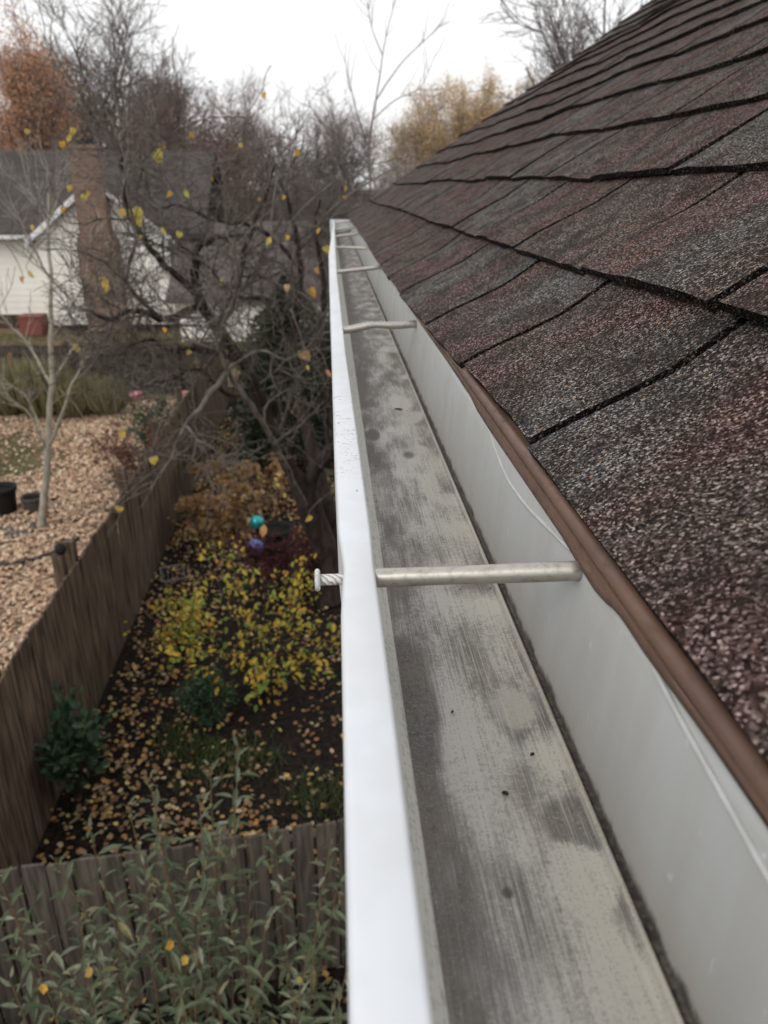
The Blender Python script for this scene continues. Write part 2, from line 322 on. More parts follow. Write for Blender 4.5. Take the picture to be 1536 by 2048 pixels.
def plain(name, c, rough=.5, metal=0.0, spec=.5):
    n = NT(name); z = n.noise(n.coord('World'), 30, 3)
    return n.fin(n.mix(n.rng(z, .35, .65, 0, .25), c, tuple(k*.7 for k in c)), rough, metal, spec)
M['teal'] = plain('teal_glass', (.02, .33, .34), .12, .3); M['violet'] = plain('violet_blue_glass', (.10, .13, .36), .12, .3)
M['black'] = plain('black_plastic', (.010, .010, .011), .7, 0.0, .25); M['pot_grey'] = plain('grey_brown_pot', (.055, .048, .042), .7)
M['pink'] = plain('pink_plastic', (.62, .22, .30), .5); M['red'] = plain('red_plastic', (.20, .06, .045), .6); M['white'] = plain('white_enamel', (.75, .75, .74), .5)
M['wire'] = plain('grey_wire', (.25, .25, .25), .5, .6); M['blue'] = plain('blue_glass', (.10, .28, .62), .15, .2); M['soil'] = plain('soil', (.014, .011, .009), .95, 0.0, .1)
M['slab'] = plain('dark_paving', (.07, .068, .068), .85); M['sage'] = plain('pale_green_plastic', (.26, .36, .28), .5); M['edging'] = plain('dark_edging', (.035, .03, .026), .8)
n = NT('flag_cloth'); P = n.coord('Object'); z = n.node('SeparateXYZ', 2, None, Vector=P); x = n.node('SeparateXYZ', 0, None, Vector=P)
st = n.m('GREATER_THAN', n.m('FRACT', n.m('MULTIPLY', n.m('DIVIDE', z, .26), 6.5)), .5)
c = n.mix(st, (.50, .06, .07), (.72, .70, .66)); can = n.m('MULTIPLY', n.m('LESS_THAN', x, .13), n.m('GREATER_THAN', z, .12))
star = n.rng(n.vor(P, 42, 'Distance', 'F1', 0.0), .3, .22); c = n.mix(can, c, n.mix(star, (.05, .07, .2), (.7, .7, .7))); M['flag'] = n.fin(c, .8)

# ------------------------------------------------------------------ ground
def sheet(name, x0, x1, y0, y1, z, m, amp=0.0, nx=40, ny=40):
    xs = np.linspace(x0, x1, nx+1); ys = np.linspace(y0, y1, ny+1); X, Y = np.meshgrid(xs, ys)
    Z = z + amp*(np.sin(X*2.1+Y*.7)+np.sin(Y*1.7-X*.9)+np.sin(X*5.3+2)*np.sin(Y*4.1))*.33
    V = np.stack([X.ravel(), Y.ravel(), Z.ravel()], 1); i = np.arange(ny)[:, None]*(nx+1)+np.arange(nx)[None]; i = i.ravel()
    return tag(link(name, smooth(mesh_np(name, V, np.stack([i, i+1, i+nx+2, i+nx+1], 1))), m), kind='structure')
sheet('ground', -400, 400, -300, 600, -.09, M['ground'])
sheet('lawn', -30, -2.36, -4, 34, -.02, M['lawn'], .03, 60, 80)
sheet('garden_bed', -2.37, 8, -4, 19, -.01, M['mulch'], .035, 60, 90)

# ------------------------------------------------------------------ our house: roof, drip edge, fascia, wall
PITCH_R = R(33); CP, SP = math.cos(PITCH_R), math.sin(PITCH_R)
Y0, Y1 = -1.6, 5.35
def sag(y): return .0045*y, -.0050*y              # the eave wanders right and down over its length
EX, EZ = .134, H-.1655
def bulge(s, y): return .004*math.sin(2.3*y+4*s)+.003*math.sin(5.1*y-7*s+1)+.0016*math.sin(11*y+9*s)+.0008*math.sin(23*y+31*s+2)
def roof_p(s, y, up=0.0):
    dx, dz = sag(y); u = up+bulge(s, y)*min(1, .35+s*2)-.0065*math.exp(-((s-.095)/.05)**2)-.003*math.exp(-((s-.27)/.045)**2)
    return (EX+s*CP-SP*u+dx, y, EZ+s*SP+CP*u+dz)
house = empty('house', (1.6, 1.8, 0)); tag(house, 'house in the right foreground with brown granule shingle roof above the white gutter', 'house')
S_MAX = 3.7
rb = MB(); ny = 90; ns = 60
for i in range(ny+1):
    for k in range(ns+1): rb.v.append(roof_p(S_MAX*(k/ns)**1.8+.01, Y0+(Y1-.02-Y0)*i/ny, -.0118))
for i in range(ny):
    for k in range(ns): rb.f.append((i*(ns+1)+k, (i+1)*(ns+1)+k, (i+1)*(ns+1)+k+1, i*(ns+1)+k+1)); rb.m.append(0)
roof = rb.build('roof', [M['asphalt_edge']], house)  # near-black asphalt deck: the shade inside the slots is put into its colour
def tab_mesh(y0, y1, s0, s1, lift, top_mat=0, skew=0.0):
    """one shingle tab: butt edge at s0 lies on the course below, the head dips under the course above"""
    b = MB(); nx, nk = 8, 5; th = .0078
    def P(i, k, under=False):
        u = i/nx; v = k/nk; y = y0+(y1-y0)*u; s = s0+(s1-s0)*v
        e = 0.0
        if k == 0: q_ = .3 if s0 < .02 else 1.0; s += q_*(.0009*math.sin(y*61+s0*40)+.0007*math.sin(y*149+s0*9)+rnd.uniform(-.0010, .0010))+skew*(u-.5)
        if s0 < .02: s -= .017*min(1, max(0, (y-.55)/.8))*(1-v)
        up = (.0098+lift)*(1-v)**1.2 + .0006
        if i in (0, nx): up -= .0008*(1-v)
        if under: up -= th
        elif k == 0 and s0 > .02: up += .0006*math.sin(y*37+s0*53)+rnd.uniform(-.0004, .0004)
        return roof_p(s, y, up)
    for i in range(nx+1):
        for k in range(nk+1): b.v.append(P(i, k))
    g = lambda i, k: i*(nk+1)+k
    for i in range(nx):
        for k in range(nk): b.f.append((g(i, k), g(i+1, k), g(i+1, k+1), g(i, k+1))); b.m.append(0)
    o = len(b.v)
    for i in range(nx+1): b.v.append(P(i, 0, True))
    for i in range(nx): b.f.append((o+i, o+i+1, g(i+1, 0), g(i, 0))); b.m.append(1)
    for i in (0, nx):
        o = len(b.v)
        for k in range(nk+1): b.v.append(P(i, k, True))
        for k in range(nk):
            q = (o+k, g(i, k), g(i, k+1), o+k+1); b.f.append(q if i == 0 else q[::-1]); b.m.append(1)
    return b.mesh('shingle')
SB = [0, .150, .327, .495] + [.495+.161*i for i in range(1, 24)]; tabs = []
row_start = {0: [-.16, .130, .489, .750, 1.012, 1.345], 1: [-.09, .21, .515, .815, 1.130, 1.43], 2: [.03, .33, .66, .985, 1.29]}
for r in range(22):
    ys = list(row_start.get(r, [-.2+.305*((r*.37) % 1)]))
    while ys[-1] < Y1-.02: ys.append(min(Y1, ys[-1]+.300+rnd.uniform(-.035, .035)))
    if Y1-ys[-2] < .12: ys.pop(-2)
    for a, b_ in zip(ys[:-1], ys[1:]): tabs.append((r, a, b_))
vis, rest = [], []
for t in tabs:
    r, a, b_ = t; best = 0
    for yy in (a, (a+b_)/2, b_):
        for ss in (SB[r], SB[r+1]):
            P = roof_p(ss, yy); x, y, z = px_of(P)
            if z > .05 and -60 < x < 1700 and -160 < y < 2150: best = max(best, 1/z)
    (vis if best > 0 else rest).append((best, t))
vis.sort(key=lambda q: -q[0]); rest += vis[295:]; vis = vis[:295]
def put_tab(t):
    r, a, b_ = t; gap = rnd.choice((.012, .014, .011, .015)); so = rnd.uniform(-.0025, .0025)
    lift = rnd.choice((0, 0, 0, .001, .002, .0035)); s0 = SB[r]+so-(.001 if r == 0 else 0)
    if r == 0: lift = 0; so *= .3
    return tab_mesh(a+gap/2, b_-gap/2, s0, SB[r+1]+.02, lift, skew=0 if r == 0 else rnd.uniform(-.003, .003))
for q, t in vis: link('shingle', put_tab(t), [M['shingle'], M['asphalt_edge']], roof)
vv, ff, mm = [], [], []
for q, t in rest:
    me = put_tab(t); o = len(vv); vv += [tuple(v.co) for v in me.vertices]
    ff += [tuple(o+i for i in p.vertices) for p in me.polygons]; mm += [p.material_index for p in me.polygons]; bpy.data.meshes.remove(me)
b = MB(); b.v, b.f, b.m = vv, ff, mm
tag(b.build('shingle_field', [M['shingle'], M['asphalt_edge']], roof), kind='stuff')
# starter strip that shows in the slots of the first course
b = MB(); n_ = 60
for i in range(n_+1):
    y = Y0+(Y1-Y0)*i/n_
    b.v += [roof_p(-.001, y, -.0085), roof_p(-.001, y, -.004)]+[roof_p(.03*k, y, -.0062) for k in range(1, 7)]
for i in range(n_):
    for k in range(7): b.f.append((i*8+k, i*8+8+k, i*8+9+k, i*8+1+k)); b.m.append(0)
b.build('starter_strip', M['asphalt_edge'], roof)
# shadow-side rake edge and gable
def extrude_profile(prof, ys, name, mats, parent, xoff=None, sm=True, mi=None, solid=0):
    b = MB(); k = len(prof)
    for y in ys:
        dx, dz = sag(y)
        for j, p in enumerate(prof):
            ox, oz = xoff(j, y) if xoff else (0, 0)
            b.v.append((p[0]+dx+ox, y, H+p[1]+dz+oz))
    for i in range(len(ys)-1):
        for j in range(k-1):
            b.f.append((i*k+j, i*k+j+1, (i+1)*k+j+1, (i+1)*k+j)); b.m.append(mi[j] if mi else 0)
    o = b.build(name, mats, parent, sm)
    if sm: o.data.set_sharp_from_angle(angle=R(28))
    if solid:
        m = o.modifiers.new('thick', 'SOLIDIFY'); m.thickness = solid; m.offset = 0
    return o
def arc(cx, cz, r, a0, a1, n): return [(cx+r*math.cos(R(a0+(a1-a0)*i/n)), cz+r*math.sin(R(a0+(a1-a0)*i/n))) for i in range(n+1)]
ys_f = np.concatenate([np.linspace(-1.6, .1, 12), np.linspace(.115, 1.4, 150), np.linspace(1.42, 5.32, 120)])
_wav_y = [-1.6, 0, .175, .22, .267, .290, .302, .315, .33, .36, .39, .45, .52, .60, .66, .70, .80, 1.0, 1.3, 1.8, 2.5, 4, 5.4]
_wav_z = [.002, .005, .005, .0035, .0016, .0022, .0016, -.0016, -.0034, -.0026, -.001, -.0015, -.002, -.0026, -.002, .002, .003, .001, -.001, .001, -.001, 0, 0]
def drip_w(j, y):
    wz = float(np.interp(y, _wav_y, _wav_z))
    return (0, wz) if j <= 1 else ((-.0004*math.sin(y*9), 0) if j < 14 else (0, 0))
dprof = [(.1256, -.1798), (.1257, -.1755), (.1258, -.1730), (.1284, -.1724), (.1284, -.1714), (.1262, -.1708)] + arc(.1306, -.1690, .0048, 203, 75, 9) + [(.142, -.1622), (.158, -.152)]
extrude_profile(dprof, ys_f, 'drip_edge', M['drip'], house, drip_w, solid=.0007)
b = MB(); dx, dz = sag(2)
b.box((.1385, Y0, H-.36), (.158, Y1-.05, H-.178)); b.v = [(v[0]+sag(v[1])[0], v[1], v[2]+sag(v[1])[1]*1.25) for v in b.v]; b.build('fascia', M['fascia'], house)
b = MB(); b.box((.158, Y0, H-.362), (.52, Y1-.06, H-.35)); b.build('soffit', M['fascia'], house)
b = MB(); b.box((.50, Y0, -.1), (5.5, 5.0, H-.352)); b.build('wall', M['siding'], house)
apx, apz = EX+S_MAX*CP, EZ+S_MAX*SP
b = MB(); b.prism([(.3, 4.9, H-.34), (2*apx-.3, 4.9, H-.34), (apx, 4.9, apz-.12)], (0, .1, 0)); b.build('gable', M['siding'], house)
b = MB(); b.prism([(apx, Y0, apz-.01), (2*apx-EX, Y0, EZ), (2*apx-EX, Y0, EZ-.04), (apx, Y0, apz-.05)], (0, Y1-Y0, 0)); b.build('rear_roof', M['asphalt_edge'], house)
b = MB()                                       # rake board along the far end of the roof
b.prism([(EX+.02, Y1-.05, EZ-.012), (apx, Y1-.05, apz-.03), (apx, Y1-.05, apz-.16), (EX+.02, Y1-.05, EZ-.14)], (0, .018, 0)); 
for i, v in enumerate(b.v): b.v[i] = (v[0]+sag(Y1)[0], v[1], v[2]+sag(Y1)[1])
b.build('rake_board', M['drip'], house)

# ------------------------------------------------------------------ gutter
gutter = empty('gutter', (0, .0, H-.268)); tag(gutter, 'long white aluminium gutter with a grimy trough running along the roof edge', 'gutter')
_gy = [-1.6, .13, .25, .33, .384, .43, .6, .97, 1.29, 1.92, 2.51, 3.25, 4.04, 4.6, 5.3]
_go = [0, -.0003, .0002, .0006, .0028, .0002, -.0012, -.0018, -.003, -.0044, -.0056, .0022, .0111, .019, .02]   # outer edge of the lip
_gi = [.0205, .0206, .0205, .0200, .0195, .0200, .0190, .0160, .0155, .0145, .0158, .0198, .0235, .028, .029]
def wob(y): return float(np.interp(y, _gy, _go)), float(np.interp(y, _gy, _gi))
FLZ = -.268
def lip_off(j, y):
    o, i = wob(y); t = lipX[j]
    return (o + (i-o)*t/.0205 - t, .0006*math.sin(3*y)-.0012*math.exp(-((y-.384)/.02)**2))
# lip: rolled white top with its outer face
lprof = [(.004, -.2435), (.0005, -.236), (0.0, -.225)] + [(0.0, -.196)] + arc(.0035, -.1935, .0035, 180, 95, 5) + [(.010, -.1898)] + arc(.0180, -.1925, .0025, 85, -20, 5) + [(.0200, -.199), (.0175, -.2015)]
lipX = [max(0, min(.0205, p[0])) for p in lprof]
gut_world = lambda o: o
lipo = extrude_profile(lprof, ys_f, 'lip', M['lip'], gutter, lip_off)
# trough: inner front slope, floor with its bead and the tall back wall
tprof = [(.006, -.226), (.010, -.238), (.022, -.255), (.0335, -.2665), (.0345, -.268), (.050, -.2683), (.070, -.2681), (.090, -.2683), (.108, -.268)] + \
        [(.1108, -.2676), (.1116, -.2652), (.1126, -.2640), (.1138, -.2640), (.1147, -.2652), (.1152, -.2676), (.1190, -.2676), (.1198, -.264), (.1208, -.250), (.1236, -.215), (.1252, -.197), (.1262, -.185), (.1272, -.180)]
def trough_off(j, y):
    sx, sz = sag(y); k = 0.0
    if j < 5: o, i = wob(y); k = (o)*(1-j/5)
    lump = .0006*math.sin(9*y+j) + .0005*math.sin(31*y+2*j) if 4 < j < 9 else (.0008*math.sin(7*y) if j > 17 else 0)
    return (k + (lump if j > 17 else 0), lump if j < 9 else 0)
b = MB(); k = len(tprof); gx, gy, gz = 0, 0, H-.268
for y in ys_f:
    dx, dz = sag(y)
    for j, p in enumerate(tprof):
        ox, oz = trough_off(j, y); b.v.append((p[0]+ox, y, p[1]+.268+oz))
for i in range(len(ys_f)-1):
    for j in range(k-1): b.f.append((i*k+j, i*k+j+1, (i+1)*k+j+1, (i+1)*k+j)); b.m.append(0)
trough = b.build('trough', M['trough'], gutter, True, loc=(0, 0, 0))
# bend the object-space trough along the same wandering line, colour coordinates stay straight
sh = trough.data; trough.data.transform(Matrix.Identity(4))
for v in sh.vertices: pass
trough.rotation_euler = (math.atan(-.0050), 0, -math.atan(.0045))
m_ = trough.modifiers.new('thick', 'SOLIDIFY'); m_.thickness = .0006; m_.offset = -1
# outer ogee face hangs below the lip
oprof = [(.0345, -.2695), (.030, -.2665), (.018, -.255), (.009, -.246), (.004, -.2435)]
extrude_profile(oprof, ys_f[::4], 'front_face', M['lip'], gutter)
# hem of the back wall, dipping out from under the drip edge in two places
hem_pts = [(.70, -.170), (.62, -.180), (.590, -.188), (.529, -.1975), (.468, -.195), (.419, -.1884), (.369, -.1820), (.34, -.176), (.31, -.172), (.292, -.176), (.264, -.1796), (.237, -.1838), (.199, -.1868), (.163, -.1905), (.13, -.193), (.05, -.195), (-.3, -.196)]
hy = np.array([p[0] for p in hem_pts])[::-1]; hz = np.array([p[1] for p in hem_pts])[::-1]
pts = []
for y in np.linspace(-.3, .70, 110):
    z = float(np.interp(y, hy, hz)); z2 = np.mean([np.interp(y+d, hy, hz) for d in np.linspace(-.02, .02, 9)])
    wx = float(np.interp(z2, [-.215, -.197, -.187, -.17], [.1236, .1252, .1262, .1290])); dx, dz = sag(y); pts.append((wx-.0001+dx, y, H+z2+dz))
b = MB(); b.tube(pts, .0013, 8); b.build('back_hem', M['hem'], gutter, True)
b = MB(); b.box((.002, 5.318, -.002), (.128, 5.322, .078)); ec = b.build('end_cap', M['lip'], gutter, loc=(.024, 0, -.027))
def spike(y, zoff, kinked=0, out=.0135, r=.0052):
    dx, dz = sag(y); zc = H-.1985+dz+zoff; o, i = wob(y); o += dx; xw = .1285+dx; rise = .0115; back = .021 if out > .005 else 0.0
    sp = empty('spike', (o, y, zc)); sp.parent = gutter; sp.matrix_parent_inverse = Matrix.Translation(gutter.location).inverted()
    b = MB(); n = 18; pts, rad = [], []
    for t in np.linspace(0, 1, n):
        x = o+.014+(xw-o-.014)*t; zz = zc+rise*t; yy = y-back*t; rr = r*(1+.035*math.sin(7*t+y*5))
        if kinked == 1: zz += .004*math.exp(-((t-.42)/.2)**2) - .003*t + .0035*(t < .0); rr *= 1.12-.22*math.exp(-((t-.47)/.09)**2)-.12*max(0, t-.5)
        if kinked == 2: zz += .012*(.5-abs(t-.0))*(t < .5) - .016*max(0, t-.5); yy -= .035*max(0, t-.35); rr *= .75
        pts.append((x, yy, zz)); rad.append(rr)
    b.tube(pts, rad, 18); f = b.build('ferrule', M['ferrule'], sp, True)
    if out < .005: return sp
    b = MB(); b.tube([(o-out, y, zc), (o-out*.5, y, zc), (o+.016, y, zc)], .0031, 14); b.build('shaft', M['spike'], sp, True)
    b = MB(); prof = [(0, -.0002), (.0052, -.0002), (.0061, .0006), (.0062, .0018), (.0052, .0026), (0.0, .0028)]
    b.lathe(prof, sides=22); me = b.mesh('spike_head', True); me.transform(Matrix.Rotation(R(-90), 4, 'Y')); me.transform(Matrix.Translation((o-out+.0006, y, zc)))
    link('spike_head', me, M['spike_head'], sp)
    return sp
for y, zo, kk, out in [(.3785, .001, 0, .0135), (1.185, 0, 1, -.001), (2.055, 0, 0, -.001), (2.82, .002, 2, -.001), (3.60, 0, 0, -.001), (4.2, 0, 0, -.001), (4.95, 0, 0, -.001)]:
    spike(y, zo, kk, max(out, .0022))

# ------------------------------------------------------------------ plant tools (vectorised)
def unit(v): return v/np.maximum(np.linalg.norm(v, axis=-1, keepdims=True), 1e-9)
def perp(d):
    a = np.where(np.abs(d[..., 2:3]) < .8, np.array([0, 0, 1.0]), np.array([1.0, 0, 0])); return unit(np.cross(d, a))
def grow(P, D, L, r, K, jit=.25, trop=.1, tip=.35, bend=None):
    P = np.asarray(P, float); D = unit(np.asarray(D, float)); N = len(P); pts = np.zeros((N, K+1, 3)); pts[:, 0] = P
    for k in range(K):
        D = unit(D + rng.normal(0, jit, (N, 3)) + np.array([0, 0, trop])); pts[:, k+1] = pts[:, k] + D*(np.asarray(L)[:, None]/K)
    rad = np.asarray(r)[:, None]*np.linspace(1, tip, K+1)[None]
    return pts, rad
def spawn(pts, rad, M_, tmin=.2, ang=(35, 65), tmax=1.0):
    N, K1, _ = pts.shape; t = rng.uniform(tmin, tmax, (N, M_))*(K1-1); i = np.minimum(t.astype(int), K1-2); fr = (t-i)[..., None]
    I = np.arange(N)[:, None]; a = pts[I, i]; b = pts[I, i+1]; P = a+(b-a)*fr; d = unit(b-a)
    q = perp(d); q2 = np.cross(d, q); th = rng.uniform(0, 2*np.pi, (N, M_, 1)); al = np.radians(rng.uniform(*ang, (N, M_, 1)))
    D = d*np.cos(al)+(q*np.cos(th)+q2*np.sin(th))*np.sin(al); rr = (rad[I, i]*(1-fr[..., 0])+rad[I, i+1]*fr[..., 0])
    return P.reshape(-1, 3), D.reshape(-1, 3), rr.reshape(-1), (t/(K1-1)).reshape(-1)
def tubes(sets, sides=4, name='crown'):
    VV, FF, off = [], [], 0
    for pts, rad in sets:
        N, K1, _ = pts.shape; d = unit(np.gradient(pts, axis=1)); q = perp(d.mean(1))[:, None]; q = unit(q-d*(q*d).sum(-1, keepdims=True)); q2 = np.cross(d, q)
        a = 2*np.pi*np.arange(sides)/sides; ring = q[:, :, None]*np.cos(a)[:, None]+q2[:, :, None]*np.sin(a)[:, None]
        V = pts[:, :, None]+ring*rad[:, :, None, None]; VV.append(V.reshape(-1, 3))
        n, k, s = np.meshgrid(np.arange(N), np.arange(K1-1), np.arange(sides), indexing='ij'); b0 = (n*K1+k)*sides; s2 = (s+1) % sides
        FF.append((np.stack([b0+s, b0+s2, b0+sides+s2, b0+sides+s], -1).reshape(-1, 4))+off); off += len(VV[-1])
    return smooth(mesh_np(name, np.concatenate(VV), np.concatenate(FF)))
# leaf outlines: x across, y along from the stalk, z fold
LEAF = {'oval': ([(0, 0, 0), (.26, .3, .05), (.24, .65, .03), (0, 1, -.06), (-.24, .65, .03), (-.26, .3, .05), (0, .5, -.02)], [(0, 1, 6), (1, 2, 6), (2, 3, 6), (3, 4, 6), (4, 5, 6), (5, 0, 6)]),
        'lance': ([(0, 0, 0), (.13, .28, .03), (.12, .62, .02), (0, 1, -.10), (-.12, .62, .02), (-.13, .28, .03), (0, .45, -.02)], [(0, 1, 6), (1, 2, 6), (2, 3, 6), (3, 4, 6), (4, 5, 6), (5, 0, 6)]),
        'willow': ([(0, 0, 0), (.115, .3, .05), (.11, .62, .03), (0, 1, -.16), (-.11, .62, .03), (-.115, .3, .05), (0, .45, -.03)], [(0, 1, 6), (1, 2, 6), (2, 3, 6), (3, 4, 6), (4, 5, 6), (5, 0, 6)]),
        'heart': ([(0, .08, 0), (.2, -.06, .03), (.46, .06, .08), (.5, .36, .08), (.3, .72, .03), (0, 1.08, -.08), (-.3, .72, .03), (-.5, .36, .08), (-.46, .06, .08), (-.2, -.06, .03), (0, .42, -.03)], [(i, (i+1) % 10, 10) for i in range(10)]),
        'heart_folded': ([(0, .08, 0), (.14, -.06, .16), (.28, .06, .34), (.3, .36, .36), (.2, .72, .2), (.05, 1.08, -.12), (-.3, .72, .1), (-.5, .36, .02), (-.46, .06, .05), (-.2, -.06, .05), (0, .42, -.03)], [(i, (i+1) % 10, 10) for i in range(10)]),
        'quad': ([(0, 0, 0), (.32, .5, .08), (0, 1, 0), (-.32, .5, .06)], [(0, 1, 2), (0, 2, 3)]),
        'curl': ([(-.3, 0, 0), (.3, .05, .06), (.42, .55, .22), (.1, 1, .12), (-.35, .8, .25), (0, .5, .02)], [(0, 1, 5), (1, 2, 5), (2, 3, 5), (3, 4, 5), (4, 0, 5)]),
        'blade': ([(.012, 0, 0), (-.012, 0, 0), (-.010, .5, .06), (.010, .5, .06), (0, 1, -.1)], [(0, 1, 2), (0, 2, 3), (3, 2, 4)])}
def leaf_axes(D, Nn):
    D = unit(D); X = unit(np.cross(D, Nn)); Z = np.cross(X, D); return X, D, Z
def leaves(P, D, Nn, S, shape, name='foliage'):
    tv, tf = LEAF[shape]; tv = np.array(tv); tf = np.array(tf); X, Dy, Z = leaf_axes(D, Nn); S = np.asarray(S)[:, None, None]
    V = P[:, None]+S*(tv[None, :, 0:1]*X[:, None]+tv[None, :, 1:2]*Dy[:, None]+tv[None, :, 2:3]*Z[:, None])
    F = tf[None]+(np.arange(len(P))*len(tv))[:, None, None]
    return mesh_np(name, V.reshape(-1, 3), F.reshape(-1, 3))
_leafmesh = {}
def leaf_obj(P, D, Nn, S, shape, m, parent, name='leaf'):
    if (shape, m.name) not in _leafmesh:
        tv, tf = LEAF[shape]; me = bpy.data.meshes.new('leaf_'+shape); me.from_pydata(tv, [], tf); me.materials.append(m); _leafmesh[(shape, m.name)] = me
    o = bpy.data.objects.new(name, _leafmesh[(shape, m.name)]); col.objects.link(o)
    X, Y, Z = leaf_axes(np.array([D]), np.array([Nn])); Mx = Matrix((*[(X[0][i]*S, Y[0][i]*S, Z[0][i]*S, P[i]) for i in range(3)], (0, 0, 0, 1)))
    o.parent = parent; o.matrix_parent_inverse = Matrix.Translation(parent.location).inverted(); o.matrix_basis = Mx
    return o
def rvec(n): return unit(rng.normal(0, 1, (n, 3)))

# ------------------------------------------------------------------ fences
def board_fence(name, label, p0, p1, h, bw, gap, m, posts, post_h, rail_side, group=None, wob=.012, th=.019, post_m=None):
    p0, p1 = np.array(p0, float), np.array(p1, float); L = np.linalg.norm(p1-p0); d = (p1-p0)/L; ang = math.atan2(d[1], d[0])
    root = empty(name, (p0[0], p0[1], 0), ang); tag(root, label, 'fence', group)
    meshes = []
    for k in range(5):
        b = MB(); w2 = bw/2-rnd.uniform(0, .003); t = rnd.uniform(-.006, .006); c = rnd.uniform(.002, .008)
        b.prism([(-w2, 0, -.04), (w2, 0, -.04), (w2-t*.2, 0, h-c), (w2-c, 0, h+t), (-w2+c*.6, 0, h-t), (-w2, 0, h-c)], (0, th, 0)); meshes.append(b.mesh('board'))
    n = int(L/(bw+gap))
    for i in range(n):
        o = link('board', meshes[rnd.randrange(5)], m, root, loc=((i+.5)*(bw+gap), rnd.uniform(-.003, .003), rnd.uniform(-wob, wob)))
        o.rotation_euler = (rnd.uniform(-.01, .01), rnd.uniform(-.008, .008), rnd.uniform(-.02, .02))
    s = rail_side
    for z in (.25, h*.55, h-.2):
        b = MB(); b.box((0, min(s*.006, s*.05) if s < 0 else .024, z), (L, -.004 if s < 0 else .065, z+.085)); b.build('rail', m, root, loc=(0, 0, 0))
    for x in posts:
        b = MB(); y0 = -.145 if s < 0 else .067; b.box((x-.045, y0, 0), (x+.045, y0+.09, post_h)); b.prism([(x-.045, y0, post_h), (x+.045, y0, post_h), (x, y0+.045, post_h+.03)], (0, .001, 0)) if False else None
        b.build('post', post_m or m, root, loc=(0, 0, 0))
    return root
FX = -2.3
side_fence = board_fence('board_fence', 'tall weathered brown board fence running away beside the garden bed', (FX, 2.5), (FX, 17.6), 1.47, .138, .005, M['wood_old'], [.35, 2.25, 4.12, 6.1, 8.0, 9.9, 11.8, 13.7], 1.60, 1)
board_fence('picket_fence', 'low grey picket fence crossing the bottom left behind the grey-green shrub', (FX+.03, 3.16), (.46, 3.53), 1.2, .120, .013, M['wood_grey'], [.25, 1.6, 2.7], 1.12, 1)
far_fence = board_fence('rail_fence', 'dark low board fence across the back of the leafy yard', (-15, 19.0), (-2.4, 18.3), 1.15, .13, .012, M['wood_dark'], [1.5, 4, 6.5, 9, 11.5], 1.25, -1)
b = MB(); q = at_x(135, 1178, FX-.09); b.lathe([(0, -.05), (.035, -.045), (.05, -.02), (.052, 0), (.042, .03), (.02, .045), (0, .05)], sides=14)
tag(b.build('post_light', M['black'], None, True, loc=(q[0], q[1], 1.655)), 'small round black light on top of a fence post', 'light')
side_post = MB().box((-.045, -.045, 0), (.045, .045, 1.60)).build('post', M['wood_old'], side_fence, loc=(q[1]-2.5, .12, 0))

# ------------------------------------------------------------------ neighbour's house
nb = empty('neighbour_house', (-8, 28, 0)); tag(nb, 'cream sided house with grey roof and brick chimney at the upper left', 'house')
ZE, ZR = H-1.5, H+1.08
def siding(x0, x1, y, z0, z1, parent, top=None, name='siding_board', h=.21):
    k = 0; z = z0
    while z < z1-.02:
        zt = min(z+h, z1); a0, a1, b0, b1 = x0, x1, x0, x1
        if top:
            a0, a1 = top(z); b0, b1 = top(zt)
        if a1-a0 > .05:
            b1 = max(b1, b0+.01); MB().prism([(a0, y-.012, z), (a1, y-.012, z), (b1, y+.004, zt), (b0, y+.004, zt)], (0, .03, 0)).build(name, M['siding'], parent)
        z = zt
MB().box((-17, 28.03, .2), (-4.2, 36, ZE)).build('wall', M['siding'], nb)
siding(-17, -9.35, 28, .45, ZE, nb); siding(-5.0, -4.2, 28, .45, ZE, nb)
MB().box((-17.02, 27.97, 0), (-4.18, 28.5, .45)).build('foundation', M['foundation'], nb)
rf = MB().prism([(-17.4, 27.55, ZE-.04), (-17.4, 32, ZR), (-17.4, 36.4, ZE-.04), (-17.4, 36.4, ZE-.2), (-17.4, 32, ZR-.16), (-17.4, 27.55, ZE-.2)], (13.4, 0, 0)).build('roof', M['far_roof'], nb)
MB().box((-17.4, 27.44, ZE-.19), (-9.4, 27.55, ZE-.07)).build('eave_gutter', M['trim'], nb)
gx, gw, gz0, gz1 = -7.22, 2.1, ZE-.02, H+.14
wing = MB().prism([(gx-gw, 27.2, .2), (gx+gw, 27.2, .2), (gx+gw, 27.2, gz0), (gx, 27.2, gz1-.1), (gx-gw, 27.2, gz0)], (0, 4, 0)).build('gable_wall', M['siding'], nb)
siding(gx-gw, gx+gw, 27.17, .35, gz1-.15, nb, lambda z: (gx-gw, gx+gw) if z <= gz0 else (gx-gw*(gz1-.12-z)/(gz1-.12-gz0), gx+gw*(gz1-.12-z)/(gz1-.12-gz0)))
for sgn in (-1, 1):
    e = gx+sgn*(gw+.25); ez = gz0-.18
    MB().prism([(gx, 26.9, gz1), (e, 26.9, ez), (e, 26.9, ez-.12), (gx, 26.9, gz1-.12)], (0, 5.2, 0)).build('gable_roof', M['far_roof'], nb)
    MB().prism([(gx, 26.86, gz1+.01), (e, 26.86, ez+.01), (e, 26.86, ez-.2), (gx, 26.86, gz1-.2)], (0, .035, 0)).build('barge_board', M['trim'], nb)
ch = MB().box((-7.86, 26.5, 0), (-6.66, 27.16, H-1.75)).build('chimney', M['brick'], nb)
MB().prism([(-7.86, 26.5, H-1.748), (-6.66, 26.5, H-1.748), (-6.83, 26.5, H-1.45), (-7.72, 26.5, H-1.45)], (0, .66, 0)).build('shoulder', M['brick'], ch)
MB().box((-7.72, 26.52, H-1.448), (-6.83, 27.14, H+.95)).build('stack', M['brick'], ch)
